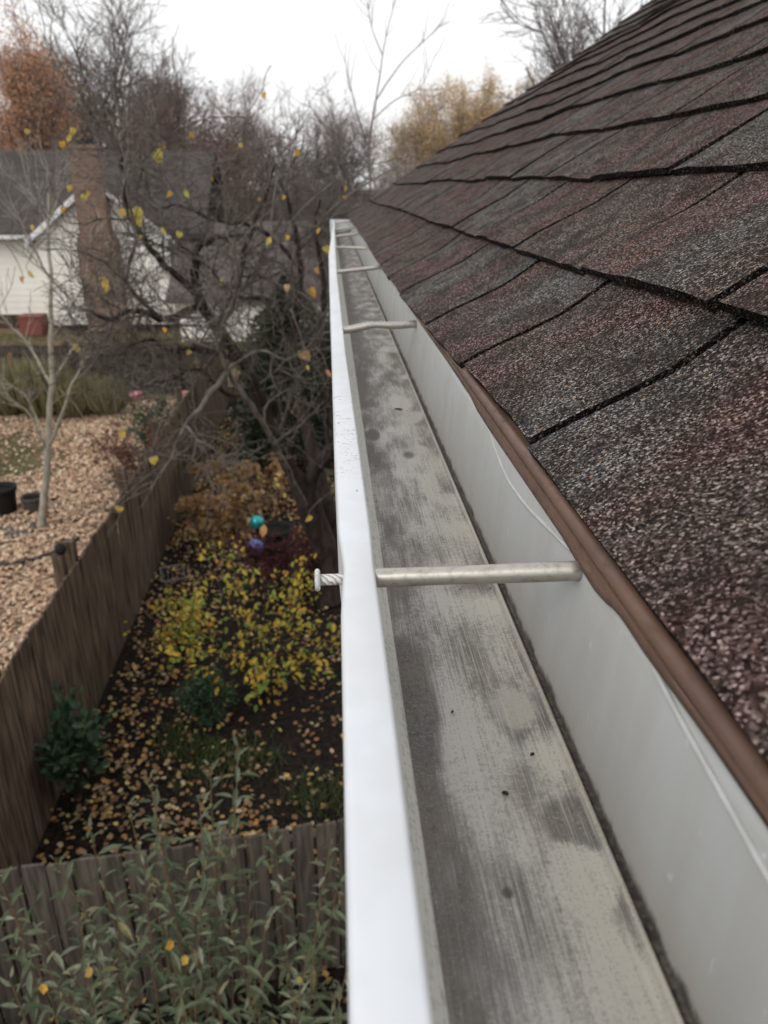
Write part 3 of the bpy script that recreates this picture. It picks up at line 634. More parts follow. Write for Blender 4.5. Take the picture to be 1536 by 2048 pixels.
MB().box((-7.77, 26.47, H+.952), (-6.78, 27.19, H+1.06)).build('crown_course', M['brick'], ch)
MB().box((-7.5, 26.7, H+1.062), (-7.05, 26.95, H+1.2)).build('flue', M['black'], ch)
MB().lathe([(0, 0), (.09, 0), (.09, .02), (.07, .05), (.07, .12), (0, .13)], sides=12).build('roof_vent', M['white'], nb, loc=(*at_y(82, 360, 29.6)[:2], ZE+1.16))
MB().lathe([(0, 0), (.09, 0), (.09, .02), (.07, .05), (.07, .12), (0, .13)], sides=12).build('roof_vent', M['white'], nb, loc=(*at_y(33, 440, 28.2)[:2], ZE+.36))
ga = empty('garage', (-3, 25, 0)); tag(ga, 'low white garage with brown grey roof behind the bare redbud', 'garage')
gz = at_y(560, 588, 25)[2]
MB().box((-4.6, 25, 0), (1.6, 30, gz)).build('wall', M['siding'], ga); siding(-4.6, 1.6, 24.97, .1, gz, ga)
MB().prism([(-4.9, 24.6, gz-.05), (-4.9, 29, gz+1.95), (-4.9, 33, gz-.05), (-4.9, 33, gz-.2), (-4.9, 29, gz+1.8), (-4.9, 24.6, gz-.2)], (6.8, 0, 0)).build('roof', M['garage_roof'], ga)
q = at_z(82, 650, .2)
b = MB(); b.box((-.34, -.3, 0), (.34, .3, .58)); rb_ = empty('storage_bin', (q[0], 26.6, 0)); tag(rb_, 'red lidded storage bin against the cream house wall', 'bin')
b.build('body', M['red'], rb_, loc=(0, 0, 0)); MB().box((-.37, -.33, .582), (.37, .33, .64)).build('lid', M['red'], rb_, loc=(0, 0, 0))

# ------------------------------------------------------------------ trees
def bare_unit(seed, spread=1.0, limbs=17, lo=.22, fine=1.0, tw=1.0):
    global rng
    rng = np.random.default_rng(seed)
    T = grow([[0, 0, 0]], [[0, 0, 1]], [.60], [.021], 10, .05, .05, .3)
    P, D, r, t = spawn(*T, limbs, lo, (28*spread, 52*spread)); L1 = grow(P, D, (.50-.12*t)*rng.uniform(.7, 1.1, len(t)), r*.55+.001, 7, .10, .13, .25)
    P, D, r, t = spawn(*L1, 9, .15, (25, 55)); L2 = grow(P, D, rng.uniform(.10, .2, len(t))*(1.15-.4*t), np.maximum(r*.45, .0016), 5, .13, .12, .35)
    P, D, r, t = spawn(*L2, int(7*fine), .1, (25, 60)); L3 = grow(P, D, rng.uniform(.05, .105, len(t)), np.full(len(t), .00105*tw), 3, .15, .10, .5)
    P, D, r, t = spawn(*L3, 3, .2, (25, 60)); L4 = grow(P, D, rng.uniform(.025, .06, len(t)), np.full(len(t), .00065*tw), 2, .2, .06, .6)
    return T, [L1, L2, L3, L4]
proto = {}
for key, sd_, a in (('a', 3, dict(spread=.85)), ('b', 5, dict(spread=1.15, limbs=19, lo=.15)), ('c', 9, dict(spread=.7, limbs=15, lo=.3))):
    T, C = bare_unit(sd_, **a); proto[key] = (tubes([T], 8, 'trunk'), tubes(C[:2], 5, 'limbs'), tubes(C[2:], 3, 'twigs'), C)
def far_tree(key, label, x_px, Y, top_px, wid=1.0, barkm='bark_far', leafm=None, nleaf=0, ls=.012, rz=0, group='trees beyond the yards', zb=0.0, lscat=.02):
    q = at_y(x_px, top_px, Y); h = q[2]-zb
    root = empty('bare_tree' if not leafm else 'autumn_tree', (q[0], Y, zb), rz); tag(root, label, 'tree', group); root.scale = (h*wid, h*wid, h)
    tr, li, tw, C = proto[key]
    def put(name, me, m, par=root):
        o = bpy.data.objects.new(name, me); col.objects.link(o); o.parent = par
        if not me.materials: me.materials.append(m)
        o.material_slots[0].link = 'OBJECT'; o.material_slots[0].material = m
        return o
    put('trunk', tr, M[barkm]); cr = put('crown', li, M[barkm]); put('twigs', tw, M[barkm], cr)
    if leafm:
        pts = np.concatenate([c[0][:, 1:].reshape(-1, 3) for c in C[2:]]); P = pts[rng.integers(0, len(pts), nleaf)]+rng.normal(0, lscat, (nleaf, 3))
        me = leaves(P, rvec(nleaf), rvec(nleaf), rng.uniform(.6, 1.3, nleaf)*ls, 'quad'); me.materials.append(M[leafm])
        o = bpy.data.objects.new('foliage', me); col.objects.link(o); o.parent = cr
    return root
far_tree('c', 'tallest bare grey tree rising behind the brick chimney', 185, 52, -40, 1.15, 'bark_far', rz=.3)
far_tree('b', 'bare grey tree just right of the tallest one', 290, 56, 55, 1.0, 'bark_far', rz=1.2)
far_tree('a', 'bare tree with reddish twigs above the house ridge', 262, 44, 150, 1.2, 'bark_far2', 'maroon_far', 1400, .010, rz=2.0)
far_tree('a', 'rounded bare tree sloping down beside the dry brown oak', 372, 58, 110, 1.1, 'bark_far', rz=4.1)
far_tree('b', 'dry oak keeping its dark red brown leaves above the house roof', 418, 42, 195, .95, 'bark_far2', 'maroon_far', 9000, .014, rz=.8, lscat=.03)
far_tree('c', 'narrow bare tree behind the right edge of the dry oak', 462, 60, 150, 1.1, 'bark_far3', rz=5)
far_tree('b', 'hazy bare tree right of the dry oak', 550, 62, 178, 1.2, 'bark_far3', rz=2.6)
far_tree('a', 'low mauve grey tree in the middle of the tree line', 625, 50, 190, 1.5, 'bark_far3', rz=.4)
far_tree('b', 'low bare tree just left of the gutter end', 700, 46, 235, 1.4, 'bark_far', rz=3.3)
far_tree('a', 'tall orange leaved tree at the left edge', -12, 44, 42, .85, 'bark_far2', 'orange_far', 12000, .013, rz=1.0)
far_tree('c', 'lower orange tree between the left edge tree and the chimney', 66, 48, 165, 1.2, 'bark_far2', 'orange_far', 9000, .014, rz=2.2)
far_tree('c', 'grey bare tree between the orange tree and the tallest one', 110, 60, 110, 1.4, 'bark_far', rz=2.9)
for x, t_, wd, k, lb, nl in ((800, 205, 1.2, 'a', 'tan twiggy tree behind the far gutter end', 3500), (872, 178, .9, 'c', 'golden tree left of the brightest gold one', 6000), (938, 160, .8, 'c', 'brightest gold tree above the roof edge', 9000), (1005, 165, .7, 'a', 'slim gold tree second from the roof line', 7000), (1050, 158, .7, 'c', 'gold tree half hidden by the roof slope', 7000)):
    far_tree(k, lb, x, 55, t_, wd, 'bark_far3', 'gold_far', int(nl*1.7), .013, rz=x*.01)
far_tree('b', 'leaning bare tree showing over the roof at top right', 1230, 30, -190, 1.0, 'bark_far', rz=1.9)
def thicket(x_px, Y, top_px, label, dense=1.0, bm='bark_far', wid=1.5, key='b', rz=0): return far_tree(key, label, x_px, Y, top_px, wid, bm, rz=rz, group='bare undergrowth by the houses')
thicket(350, 33, 320, 'bare brown thicket against the house roof right of the chimney', rz=.9)
thicket(500, 34, 300, 'bare thicket above the garage roof', bm='bark_far2', rz=2.2, wid=1.7)
thicket(600, 33, 300, 'bare thicket behind the garage ridge nearer the gutter', rz=4.0, wid=1.7)
thicket(690, 24, 350, 'bare thicket right beside the far end of the gutter', key='a', rz=5.2)
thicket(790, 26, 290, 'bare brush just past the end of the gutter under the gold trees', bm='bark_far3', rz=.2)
# slender sapling rising beside the gutter end
def limb(pts, r0, r1, k=4):
    """smooth polyline through given points -> resampled"""
    pts = np.array(pts, float); out = []
    n = len(pts)
    for i in range(n-1):
        p0, p1, p2, p3 = pts[max(i-1, 0)], pts[i], pts[i+1], pts[min(i+2, n-1)]
        for t in np.linspace(0, 1, k, endpoint=False): out.append(.5*((2*p1)+(-p0+p2)*t+(2*p0-5*p1+4*p2-p3)*t*t+(-p0+3*p1-3*p2+p3)*t**3))
    out.append(pts[-1]); out = np.array(out); out[1:-1] += rng.normal(0, .25*min(r0, .03), (len(out)-2, 3))
    return out[None], np.linspace(r0, r1, len(out))[None]
rng = np.random.default_rng(21)
Yp = 13.0; pp = lambda x, y, Y=Yp: at_y(x, y, Y)
sp_root = empty('sapling', (pp(740, 900)[0], Yp, 0)); tag(sp_root, 'slender leafless sapling reaching into the white sky past the gutter end', 'tree')
b0 = pp(745, 500); b0g = np.array([b0[0], Yp, 0.0])
tk = limb([b0g, pp(745, 600), pp(742, 420), pp(738, 300), pp(752, 200), pp(765, 110), pp(790, 0)], .024, .004)
lm = [limb([pp(738, 300), pp(715, 230), pp(700, 170), pp(690, 120)], .012, .003), limb([pp(752, 200), pp(800, 130), pp(850, 80), pp(880, 50)], .010, .003), limb([pp(745, 240), pp(790, 200), pp(840, 175), pp(870, 110)], .009, .003),
      limb([pp(765, 110), pp(745, 60), pp(735, 10)], .008, .003), limb([pp(740, 330), pp(690, 280), pp(640, 240), pp(610, 190)], .012, .003), limb([pp(740, 360), pp(690, 330), pp(650, 320)], .010, .003)]
tws = []
for l in lm+[tk]:
    P, D, r, t = spawn(*l, 8, .4, (25, 50)); tws.append(grow(P, D, rng.uniform(.2, .6, len(t)), np.full(len(t), .004), 4, .12, .15, .5))
link('trunk', tubes([tk], 7, 'trunk'), M['bark_limb'], sp_root); link('crown', tubes(lm+tws, 4, 'crown'), M['bark_limb'], sp_root)

# ------------------------------------------------------------------ redbud with its twisted limbs and last yellow heart leaves
rng = np.random.default_rng(5)
A = at_y
rbud = empty('redbud_tree', tuple(at_z(655, 1195, 0))); tag(rbud, 'twisted dark redbud with bare branches and a few yellow heart shaped leaves', 'tree')
trk = [limb([at_z(660, 1205, 0), A(645, 1090, 8.3), A(615, 1000, 8.2), A(598, 950, 8.1)], .17, .13), limb([at_z(690, 1190, 0), A(672, 1080, 8.5), A(655, 1010, 8.5), A(640, 960, 8.6), A(600, 800, 8.8)], .12, .07)]
lim_d = [limb([A(600, 960, 8.1), A(575, 925, 8.0), A(545, 860, 7.8), A(520, 800, 7.6), A(485, 725, 7.3), A(435, 660, 7.0), A(402, 610, 6.8), A(390, 545, 6.7), A(400, 495, 6.6), A(440, 478, 6.6), A(500, 470, 6.6)], .085, .014),
         limb([A(612, 985, 8.15), A(640, 925, 8.0), A(675, 890, 7.9), A(715, 850, 7.8), A(760, 800, 7.7)], .09, .04),
         limb([A(540, 850, 7.8), A(565, 760, 7.6), A(590, 650, 7.5), A(600, 540, 7.4), A(585, 430, 7.3), A(560, 360, 7.2)], .055, .010),
         limb([A(660, 900, 8.0), A(655, 780, 7.9), A(640, 680, 7.8), A(650, 570, 7.7), A(630, 470, 7.6), A(640, 400, 7.5)], .05, .010),
         limb([A(435, 660, 7.0), A(470, 590, 7.0), A(490, 500, 7.0), A(520, 420, 7.0), A(550, 330, 7.0)], .035, .008),
         limb([A(402, 610, 6.8), A(330, 640, 6.4), A(270, 620, 6.1), A(220, 640, 5.8), A(170, 620, 5.6)], .034, .007),
         limb([A(395, 590, 6.8), A(330, 530, 6.4), A(280, 470, 6.2), A(250, 400, 6.0), A(245, 330, 5.9), A(235, 280, 5.8)], .032, .006),
         limb([A(485, 725, 7.3), A(420, 700, 6.8), A(350, 700, 6.4), A(290, 680, 6.0), A(240, 710, 5.7)], .034, .007),
         limb([A(520, 800, 7.6), A(460, 790, 7.0), A(400, 740, 6.6), A(340, 760, 6.3), A(260, 780, 6.0)], .03, .006),
         limb([A(590, 650, 7.5), A(540, 600, 7.0), A(470, 590, 6.6), A(420, 540, 6.3), A(360, 490, 6.1)], .026, .006),
         limb([A(600, 540, 7.4), A(560, 490, 7.0), A(500, 450, 6.7), A(430, 440, 6.4), A(360, 410, 6.2), A(310, 420, 6.0)], .024, .005)]
lim_p = [limb([A(610, 1010, 8.0), A(575, 940, 6.9), A(545, 880, 6.3), A(500, 810, 6.0), A(455, 745, 5.8), A(440, 690, 5.7), A(450, 630, 5.6)], .030, .010),
         limb([A(455, 745, 5.8), A(410, 800, 5.6), A(370, 855, 5.5), A(340, 920, 5.5), A(300, 985, 5.4)], .022, .005),
         limb([A(372, 852, 5.5), A(392, 880, 5.4), A(385, 920, 5.4)], .012, .004), limb([A(392, 880, 5.4), A(425, 895, 5.3), A(445, 925, 5.3)], .010, .004),
         limb([A(450, 640, 5.6), A(478, 560, 5.4), A(470, 480, 5.3), A(490, 440, 5.2)], .014, .004), limb([A(455, 740, 5.8), A(520, 700, 5.6), A(570, 720, 5.6), A(620, 690, 5.5)], .014, .004),
         limb([A(250, 560, 5.4), A(270, 480, 5.2), A(262, 420, 5.1), A(250, 340, 5.0), A(262, 280, 5.0)], .013, .004), limb([A(300, 400, 5.2), A(290, 350, 5.1), A(285, 325, 5.1)], .010, .004),
         limb([A(330, 640, 6.2), A(280, 600, 5.6), A(250, 560, 5.4), A(200, 520, 5.2), A(150, 500, 5.0)], .018, .004),
         limb([A(560, 860, 6.6), A(580, 800, 6.3), A(600, 740, 6.2), A(640, 700, 6.1)], .014, .004), limb([A(548, 885, 6.3), A(600, 850, 6.1), A(650, 800, 6.0)], .012, .004)]
def twigset(lims, n1, n2, n3, rmin, s1=1.0):
    out = []; tips = []
    for l in lims:
        P, D, r, t = spawn(*l, n1, .2, (35, 75)); L1 = grow(P, D, rng.uniform(.35, 1.0, len(t))*s1, np.clip(r*.5, rmin, .012), 7, .24, .06, .4)
        P, D, r, t = spawn(*L1, n2, .15, (30, 65)); L2 = grow(P, D, rng.uniform(.18, .5, len(t))*s1, np.full(len(t), rmin*.85), 5, .26, .05, .5)
        P, D, r, t = spawn(*L2, n3, .2, (30, 65)); L3 = grow(P, D, rng.uniform(.06, .22, len(t))*s1, np.full(len(t), rmin*.6), 3, .25, .05, .6)
        out += [L1, L2, L3]
    return out
link('trunk', tubes(trk, 12, 'trunk'), M['bark_dark'], rbud)
for l in lim_d: link('limb', tubes([l], 8, 'limb'), M['bark_dark'], rbud)
for l in lim_p: link('limb', tubes([l], 7, 'limb'), M['bark_limb'], rbud)
tw_d = twigset(lim_d, 16, 8, 3, .0042); tw_p = twigset(lim_p, 7, 4, 2, .0034, .75)
crn = link('crown', tubes(tw_d, 3, 'crown'), M['bark_limb'], rbud); link('near_twigs', tubes(tw_p, 4, 'near_twigs'), M['bark_limb'], crn)
LV = [(145,262,24),(143,275,22),(124,290,24),(310,312,34),(318,325,22),(303,285,16),(320,290,18),(383,270,18),(55,262,14),(170,395,18),(176,385,14),(222,348,14),(265,430,40),(240,426,24),(322,462,24),(340,388,20),(368,385,22),(383,395,14),(424,358,18),(210,565,42),(200,556,26),(55,548,26),(45,560,22),(65,435,14),(66,455,14),(125,418,14),(138,375,16),(150,695,26),(444,562,24),(575,545,18),(575,575,20),(618,585,24),(632,540,18),(542,480,22),(575,475,18),(650,500,24),(668,485,12),(690,375,14),(592,305,14),(605,712,32),(598,708,24),(652,745,22),(615,735,14),(528,1060,40),(620,1037,22),(240,868,22),(248,870,20),(292,910,18),(306,920,22),(240,1018,20),(170,855,22),(360,470,22),(283,475,18),(415,410,14),(520,398,14),(570,395,14),(480,290,12),(330,660,14),(380,705,14),(278,662,18),(528,189,14),(470,585,14),(690,395,14),(640,460,16)]
stalks = []
for q_, (x, y, s) in enumerate(LV):
    if q_ % 6 == 5 and s < 20: continue
    Y = rnd.uniform(4.4, 6.3) if y < 1000 else 5.0
    P = at_y(x, y-s*.3, Y); zc = (P-EYE)@FW; S = s/FPX*zc
    D = np.array([rnd.uniform(-.8, .8), rnd.uniform(-.5, .5), -1]); Nn = np.array([rnd.uniform(-1, 1), -1, rnd.uniform(-.5, .9)])
    leaf_obj(P, D, Nn, S*rnd.uniform(.6, .92), rnd.choice(('heart', 'heart', 'heart_folded', 'oval')), M['redbud_leaf'], rbud)
    a_ = np.array([rnd.uniform(-.3, .5), rnd.uniform(.1, .6), rnd.uniform(.05, .4)])
    stalks.append(limb([P, P+np.array([0, 0, .035]), P+a_*.35+np.array([0, 0, .05]), P+a_], .0016, .0042, 3))
tag(link('leaf_twigs', tubes(stalks, 4, 'leaf_twigs'), M['bark_limb'], crn), kind='stuff')
# stalk twigs that carry those leaves
# ------------------------------------------------------------------ young pale tree in the neighbour's yard
rng = np.random.default_rng(8)
Yy = at_z(85, 1055, 0)[1]; B = lambda x, y, d=0: at_y(x, y, Yy+d)
yt = empty('young_tree', tuple(at_z(85, 1055, 0))); tag(yt, 'young pale barked tree with thin bare branches in the leafy yard', 'tree')
tk = limb([at_z(85, 1058, 0), B(91, 960), B(97, 880), B(102, 780), B(103, 650), B(99, 540), B(96, 430), B(97, 340)], .056, .010)
lm = [limb([B(98, 890), B(120, 840, -.2), B(140, 780, -.3), B(160, 735, -.4), B(168, 690, -.4)], .030, .007), limb([B(102, 770), B(75, 720, .2), B(50, 680, .3), B(20, 650, .3), B(-10, 610, .3)], .022, .006),
      limb([B(103, 770), B(130, 725, .1), B(150, 690, .2), B(195, 650, .3), B(250, 610, .3)], .022, .005), limb([B(100, 560), B(70, 500), B(45, 450), B(20, 400)], .016, .004), limb([B(96, 440), B(115, 400), B(110, 350)], .016, .004),
      limb([B(96, 450), B(75, 410), B(50, 370)], .014, .004), limb([B(103, 680), B(140, 620), B(170, 560), B(180, 480)], .016, .004), limb([B(95, 905), B(60, 830, -.2), B(20, 800, -.2)], .016, .004), limb([B(90, 880), B(50, 790, .2), B(10, 770, .2)], .014, .004)]
tws = []
for l in lm+[tk]:
    P, D, r, t = spawn(*l, 7, .35, (25, 55)); L1 = grow(P, D, rng.uniform(.3, .8, len(t)), np.full(len(t), .006), 5, .12, .12, .5); tws.append(L1)
    P, D, r, t = spawn(*L1, 3, .3, (25, 55)); tws.append(grow(P, D, rng.uniform(.15, .4, len(t)), np.full(len(t), .004), 3, .12, .12, .6))
link('trunk', tubes([tk], 10, 'trunk'), M['bark_pale'], yt); link('crown', tubes(lm+tws, 5, 'crown'), M['bark_pale'], yt)

# ------------------------------------------------------------------ shrubs
def split_leaves(P, D, Nn, S, shape, m, root, nmax, name='leaf', foliage_parent=None):
    """the leaves that show largest are parts of their own, the rest one mass"""
    z = (P-EYE)@FW; big = S/z; u = 768+FPX*((P-EYE)@RT)/z; v = 1024-FPX*((P-EYE)@UP)/z
    big = np.where((u > -20) & (u < 690) & (v > 0) & (v < 2070), big, 0); o = np.argsort(-big); a, b_ = o[:nmax], o[nmax:]
    for i in a: leaf_obj(P[i], D[i], Nn[i], S[i], shape, m, root, name)
    if len(b_): tag(link('foliage', leaves(P[b_], D[b_], Nn[b_], S[b_], shape), m, root), kind='stuff')
# grey-green shrub with tall straight shoots in front of the picket fence
rng = np.random.default_rng(31)
gs = empty('grey_green_shrub', (-.9, 2.75, 0)); tag(gs, 'tall grey-green leafy shrub filling the bottom left before the picket fence', 'shrub')
tops = [(255,1610,2.9),(420,1530,2.9),(475,1480,3.0),(400,1600,2.8),(310,1640,2.9),(545,1670,2.9),(590,1745,2.75),(640,1790,2.7),(20,1800,2.7),(60,1850,2.75),(110,1720,2.8),(230,1790,2.65),(290,1760,2.6),(340,1700,2.8),(370,1740,2.65),(440,1680,2.8),(500,1760,2.7),(160,1850,2.6),(90,1930,2.5),(200,1930,2.5),(270,1880,2.55),(330,1850,2.55),(400,1820,2.6),(460,1850,2.55),(530,1840,2.6),(570,1900,2.5),(620,1900,2.55),(660,1850,2.6),(680,1760,2.75),(20,1960,2.45),(140,1980,2.4),(250,1990,2.4),(360,1960,2.4),(430,1960,2.4),(500,1970,2.4),(600,1990,2.4),(670,1980,2.4),(300,1560,2.95),(180,1660,2.9),(660,1690,2.9),(700,1900,2.5),(-30,1880,2.6),(-20,1720,2.75)]
stems = []; LP, LD, LN, LS = [], [], [], []
for ti, (x, y, Y) in enumerate(tops):
    if ti % 7 == 6: continue
    T = at_y(x, y, Y); bx = T[0]*.8-.15+rng.uniform(-.15, .15); by = Y+rng.uniform(-.25, .15)
    pts, rad = limb([(bx, by, 0), ((bx*.6+T[0]*.4), (by+Y)/2+.03, T[2]*.5), T], .007, .0022, 10); stems.append((pts, rad))
    p = pts[0]; d = unit(np.gradient(p, axis=0)); Ltot = np.linalg.norm(np.diff(p, axis=0), axis=1).sum(); nn = int(Ltot*.92/.074); ph = rng.uniform(0, 3)
    for i in range(nn):
        t = 1-(i/nn)**1.0*.86; j = t*(len(p)-1); k = min(int(j), len(p)-2); q = p[k]+(p[k+1]-p[k])*(j-k); dd = d[k]; ph += 1.57+rng.normal(0, .15)
        for sg in (0, math.pi):
            if rng.random() < .1: continue
            a = ph+sg; out = np.array([math.cos(a), math.sin(a), 0]); rise = rng.uniform(-.35, .45) if i > 2 else rng.uniform(.5, 1.1)
            LP.append(q+out*.006); LD.append(out+np.array([0, 0, rise])); LN.append(np.array([0, 0, 1.0])+out*.2+rng.normal(0, .2, 3)); LS.append(rng.uniform(.05, .13)*(1 if i > 2 else .6))
            if rng.random() < .13 and i > 6:
                for m2 in range(4):
                    a2 = a+rng.normal(0, .7); o2 = np.array([math.cos(a2), math.sin(a2), 0]); LP.append(q+out*rng.uniform(.05, .18)+np.array([0, 0, rng.uniform(0, .09)])); LD.append(o2+np.array([0, 0, rng.uniform(-.2, .7)])); LN.append(np.array([0, 0, 1.0])+rng.normal(0, .3, 3)); LS.append(rng.uniform(.04, .085))
link('stems', tubes([s for s in stems], 5, 'stems'), noisy('brown_stem', (.20, .125, .075), (.12, .09, .06), 20, .8), gs)
split_leaves(np.array(LP), np.array(LD), np.array(LN), np.array(LS), 'willow', M['grey_leaf'], gs, 290)
def bush(name, label, cat, cx, cy, h, rx, ry, nst, leaf, shape, size, nleaf, nparts, barkm, lo=.25, seed=1, droop=.0, zoff=0.0, outset=.06, gaps=.0):
    global rng
    rng = np.random.default_rng(seed); root = empty(name, (cx, cy, 0)); tag(root, label, cat)
    a = rng.uniform(0, 2*np.pi, nst); e = rng.uniform(.2, 1, nst)**.6
    P0 = np.stack([cx+.08*np.cos(a)*rx, cy+.08*np.sin(a)*ry, np.full(nst, zoff)], 1); T = np.stack([cx+np.cos(a)*rx*e, cy+np.sin(a)*ry*e, zoff+h*np.sqrt(np.maximum(0.05, 1-.75*e*e))*rng.uniform(.75, 1.05, nst)], 1)
    D = T-P0; L = np.linalg.norm(D, axis=1); S0 = grow(P0, D+np.array([0, 0, .3]), L, np.full(nst, .011), 7, .09, -.02-droop, .35)
    P, Dd, r, t = spawn(*S0, 9, lo, (25, 65)); S1 = grow(P, Dd, rng.uniform(.15, .45, len(t))*h*.5, np.full(len(t), .004), 5, .15, .04-droop, .5)
    link('stems', tubes([S0, S1], 4, 'stems'), M[barkm], root)
    pts = np.concatenate([S0[0][:, 3:].reshape(-1, 3), S1[0][:, 1:].reshape(-1, 3), S1[0][:, 1:].reshape(-1, 3)]); i = rng.integers(0, len(pts), nleaf)
    P = pts[i]+rng.normal(0, outset*.5, (nleaf, 3)); P[:, 2] = np.maximum(P[:, 2], .03)
    Dl = unit(P-np.array([cx, cy, zoff+h*.3]))+rng.normal(0, .6, (nleaf, 3))-np.array([0, 0, .15+droop]); Nn = np.array([0, 0, 1.0])+rng.normal(0, .45, (nleaf, 3))
    split_leaves(P, Dl, Nn, rng.uniform(.6, 1.25, nleaf)*size, shape, M[leaf], root, nparts)
    return root
bush('yellow_shrub', 'airy shrub with yellow and lime leaves beside the tree trunk', 'shrub', -.74, 6.4, 1.6, 1.05, .75, 26, 'yellow_leaf', 'oval', .068, 900, 290, 'bark_dark', seed=41, droop=.01, outset=.09)
bush('yellow_sapling_shrub', 'small orange and yellow shrub at the left foot of the yellow shrub', 'shrub', -1.62, 7.15, .8, .42, .4, 10, 'yellow_leaf', 'oval', .062, 420, 60, 'bark_dark', seed=42)
bush('barberry_shrub', 'low burgundy shrub below the glass balls', 'shrub', -.55, 8.35, .85, .85, .5, 26, 'barberry', 'oval', .035, 5200, 0, 'bark_dark', seed=43)
bush('rhododendron', 'dark green broadleaf shrub growing against the tall fence', 'shrub', -2.12, 5.05, 1.12, .17, .24, 9, 'dark_leaf', 'oval', .085, 620, 120, 'bark_dark', lo=.5, seed=44)
bush('boxwood', 'small dark green box bush under the yellow shrub', 'shrub', -1.2, 5.95, .62, .24, .24, 16, 'dark_leaf', 'oval', .03, 3000, 0, 'bark_dark', seed=45)
bush('fence_bush', 'rusty brown bush leaning over the far side of the tall fence', 'shrub', -2.95, 11.3, 1.5, .5, 1.0, 16, 'maroon_far', 'oval', .06, 2200, 0, 'bark_dark', seed=46)
bush('green_fence_bush', 'olive green bush farther along the neighbour side of the fence', 'shrub', -3.1, 13.6, 1.35, .6, 1.0, 16, 'dark_leaf', 'oval', .06, 2000, 0, 'bark_dark', seed=47)
def conifer(label, cx, cy, h, r, n, seed, m='conifer', name='arborvitae'):
    global rng
    rng = np.random.default_rng(seed); root = empty(name, (cx, cy, 0)); tag(root, label, 'evergreen')
    MB().tube([(cx, cy, 0), (cx, cy, h*.9)], [r*.12, .01], 7).build('trunk', M['bark_dark'], root)
    t = rng.uniform(.02, 1, n)**.8; a = rng.uniform(0, 2*np.pi, n); rr = r*np.minimum(1, (1-t)*1.5+.06)*(1+.14*np.sin(5*a+9*t)+.1*np.sin(23*t))*rng.uniform(.55, 1.05, n)
    P = np.stack([cx+rr*np.cos(a), cy+rr*np.sin(a), h*t], 1); D = np.stack([np.cos(a), np.sin(a), rng.uniform(.1, 1.2, n)], 1)+rng.normal(0, .3, (n, 3)); Nn = np.stack([np.cos(a), np.sin(a), np.full(n, .6)], 1)+rng.normal(0, .3, (n, 3))
    tag(link('crown', leaves(P, D, Nn, rng.uniform(.06, .14, n)*max(1, h/3), 'quad', 'crown'), M[m], root), kind='stuff'); return root
conifer('dark evergreen standing behind the redbud beside the fence', -.75, 12.8, 2.9, .75, 9000, 51)
conifer('second dark evergreen nearer the gutter behind the redbud trunk', .35, 13.6, 3.0, .8, 9000, 52)
conifer('broad dark evergreen past the gutter end at the yard corner', -.9, 18.5, 2.6, 1.1, 9000, 53)
conifer('low dark evergreen by the garage wall', .9, 21.5, 2.6, 1.2, 9000, 54)
# hydrangeas gone brown
rng = np.random.default_rng(61)
for hi, (x, y, n_, rx, lb) in enumerate([(450, 985, 11, .42, 'dried hydrangea with tan flower heads close to the fence'), (545, 985, 9, .5, 'dried hydrangea with tan heads left of the trunk'), (420, 1060, 9, .4, 'low brown hydrangea nearest the fence below the others'), (480, 1030, 8, .35, 'brown hydrangea just left of the teal ball')]):
    c = at_z(x, y+35, 0); root = empty('hydrangea', tuple(c)); tag(root, lb, 'hydrangea', 'dried hydrangeas in the bed')
    P0 = np.repeat(c[None], n_, 0)+rng.normal(0, .05, (n_, 3))*[1, 1, 0]; a = rng.uniform(0, 6.28, n_); D = np.stack([np.cos(a)*.5, np.sin(a)*.5, np.ones(n_)], 1)
    S0 = grow(P0, D, rng.uniform(.5, .85, n_), np.full(n_, .008), 5, .08, .1, .6); link('stems', tubes([S0], 5, 'stems'), M['bark_limb'], root)
    for i in range(n_):
        q = S0[0][i, -1]; k = 60; v = rvec(k); rr = rng.uniform(.06, .10)
        link('flower_head', leaves(q+v*rr*.45*np.array([1, 1, .7]), v+rvec(k)*.5, v+rvec(k)*.4, np.full(k, rr*.85), 'oval', 'flower_head'), M['hydrangea'], root)
    k = 240; j = rng.integers(0, n_, k); P = S0[0][j, rng.integers(1, 5, k)]+rng.normal(0, .09, (k, 3)); tag(link('foliage', leaves(P, rvec(k)-np.array([0, 0, .6]), rvec(k), rng.uniform(.06, .12, k), 'oval'), M['litter'], root), kind='stuff')

# ------------------------------------------------------------------ fallen leaves, grass
rng = np.random.default_rng(71)
def vnoise(x, y, s=0): return (np.sin(x*1.9+s)+np.sin(y*1.3+s*2+.5*x)+np.sin(x*3.7-y*2.9+s)+np.sin(y*5.1+x*1.1))/4
def litter(name, label, x0, x1, y0, y1, n, size, m, dens, zmax=.03):
    x = rng.uniform(x0, x1, n); y = rng.uniform(y0, y1, n); k = rng.random(n) < dens(x, y); x, y = x[k], y[k]; n = len(x)
    P = np.stack([x, y, rng.uniform(.018, zmax+.02, n)], 1); a = rng.uniform(0, 6.28, n); D = np.stack([np.cos(a), np.sin(a), rng.uniform(-.25, .35, n)], 1); Nn = np.array([0, 0, 1.0])+rng.normal(0, .35, (n, 3))
    o = link(name, leaves(P, D, Nn, size*rng.uniform(.6, 1.3, n), 'curl', name), m); tag(o, label, 'leaves', kind='stuff'); return o
def bed_d(x, y):
    d = .26+.75*np.clip(1-np.abs(x+1.95)/.42, 0, 1)*(y < 9) + .75*np.clip(1-((x+1.0)/.85)**2-((y-4.35)/.75)**2, 0, 1)+.3*np.clip(1-((x-.1)/.6)**2-((y-4.2)/.6)**2, 0, 1)+.55*(y > 8.6)
    return d*(.75+.6*vnoise(x*2, y*2, 1))
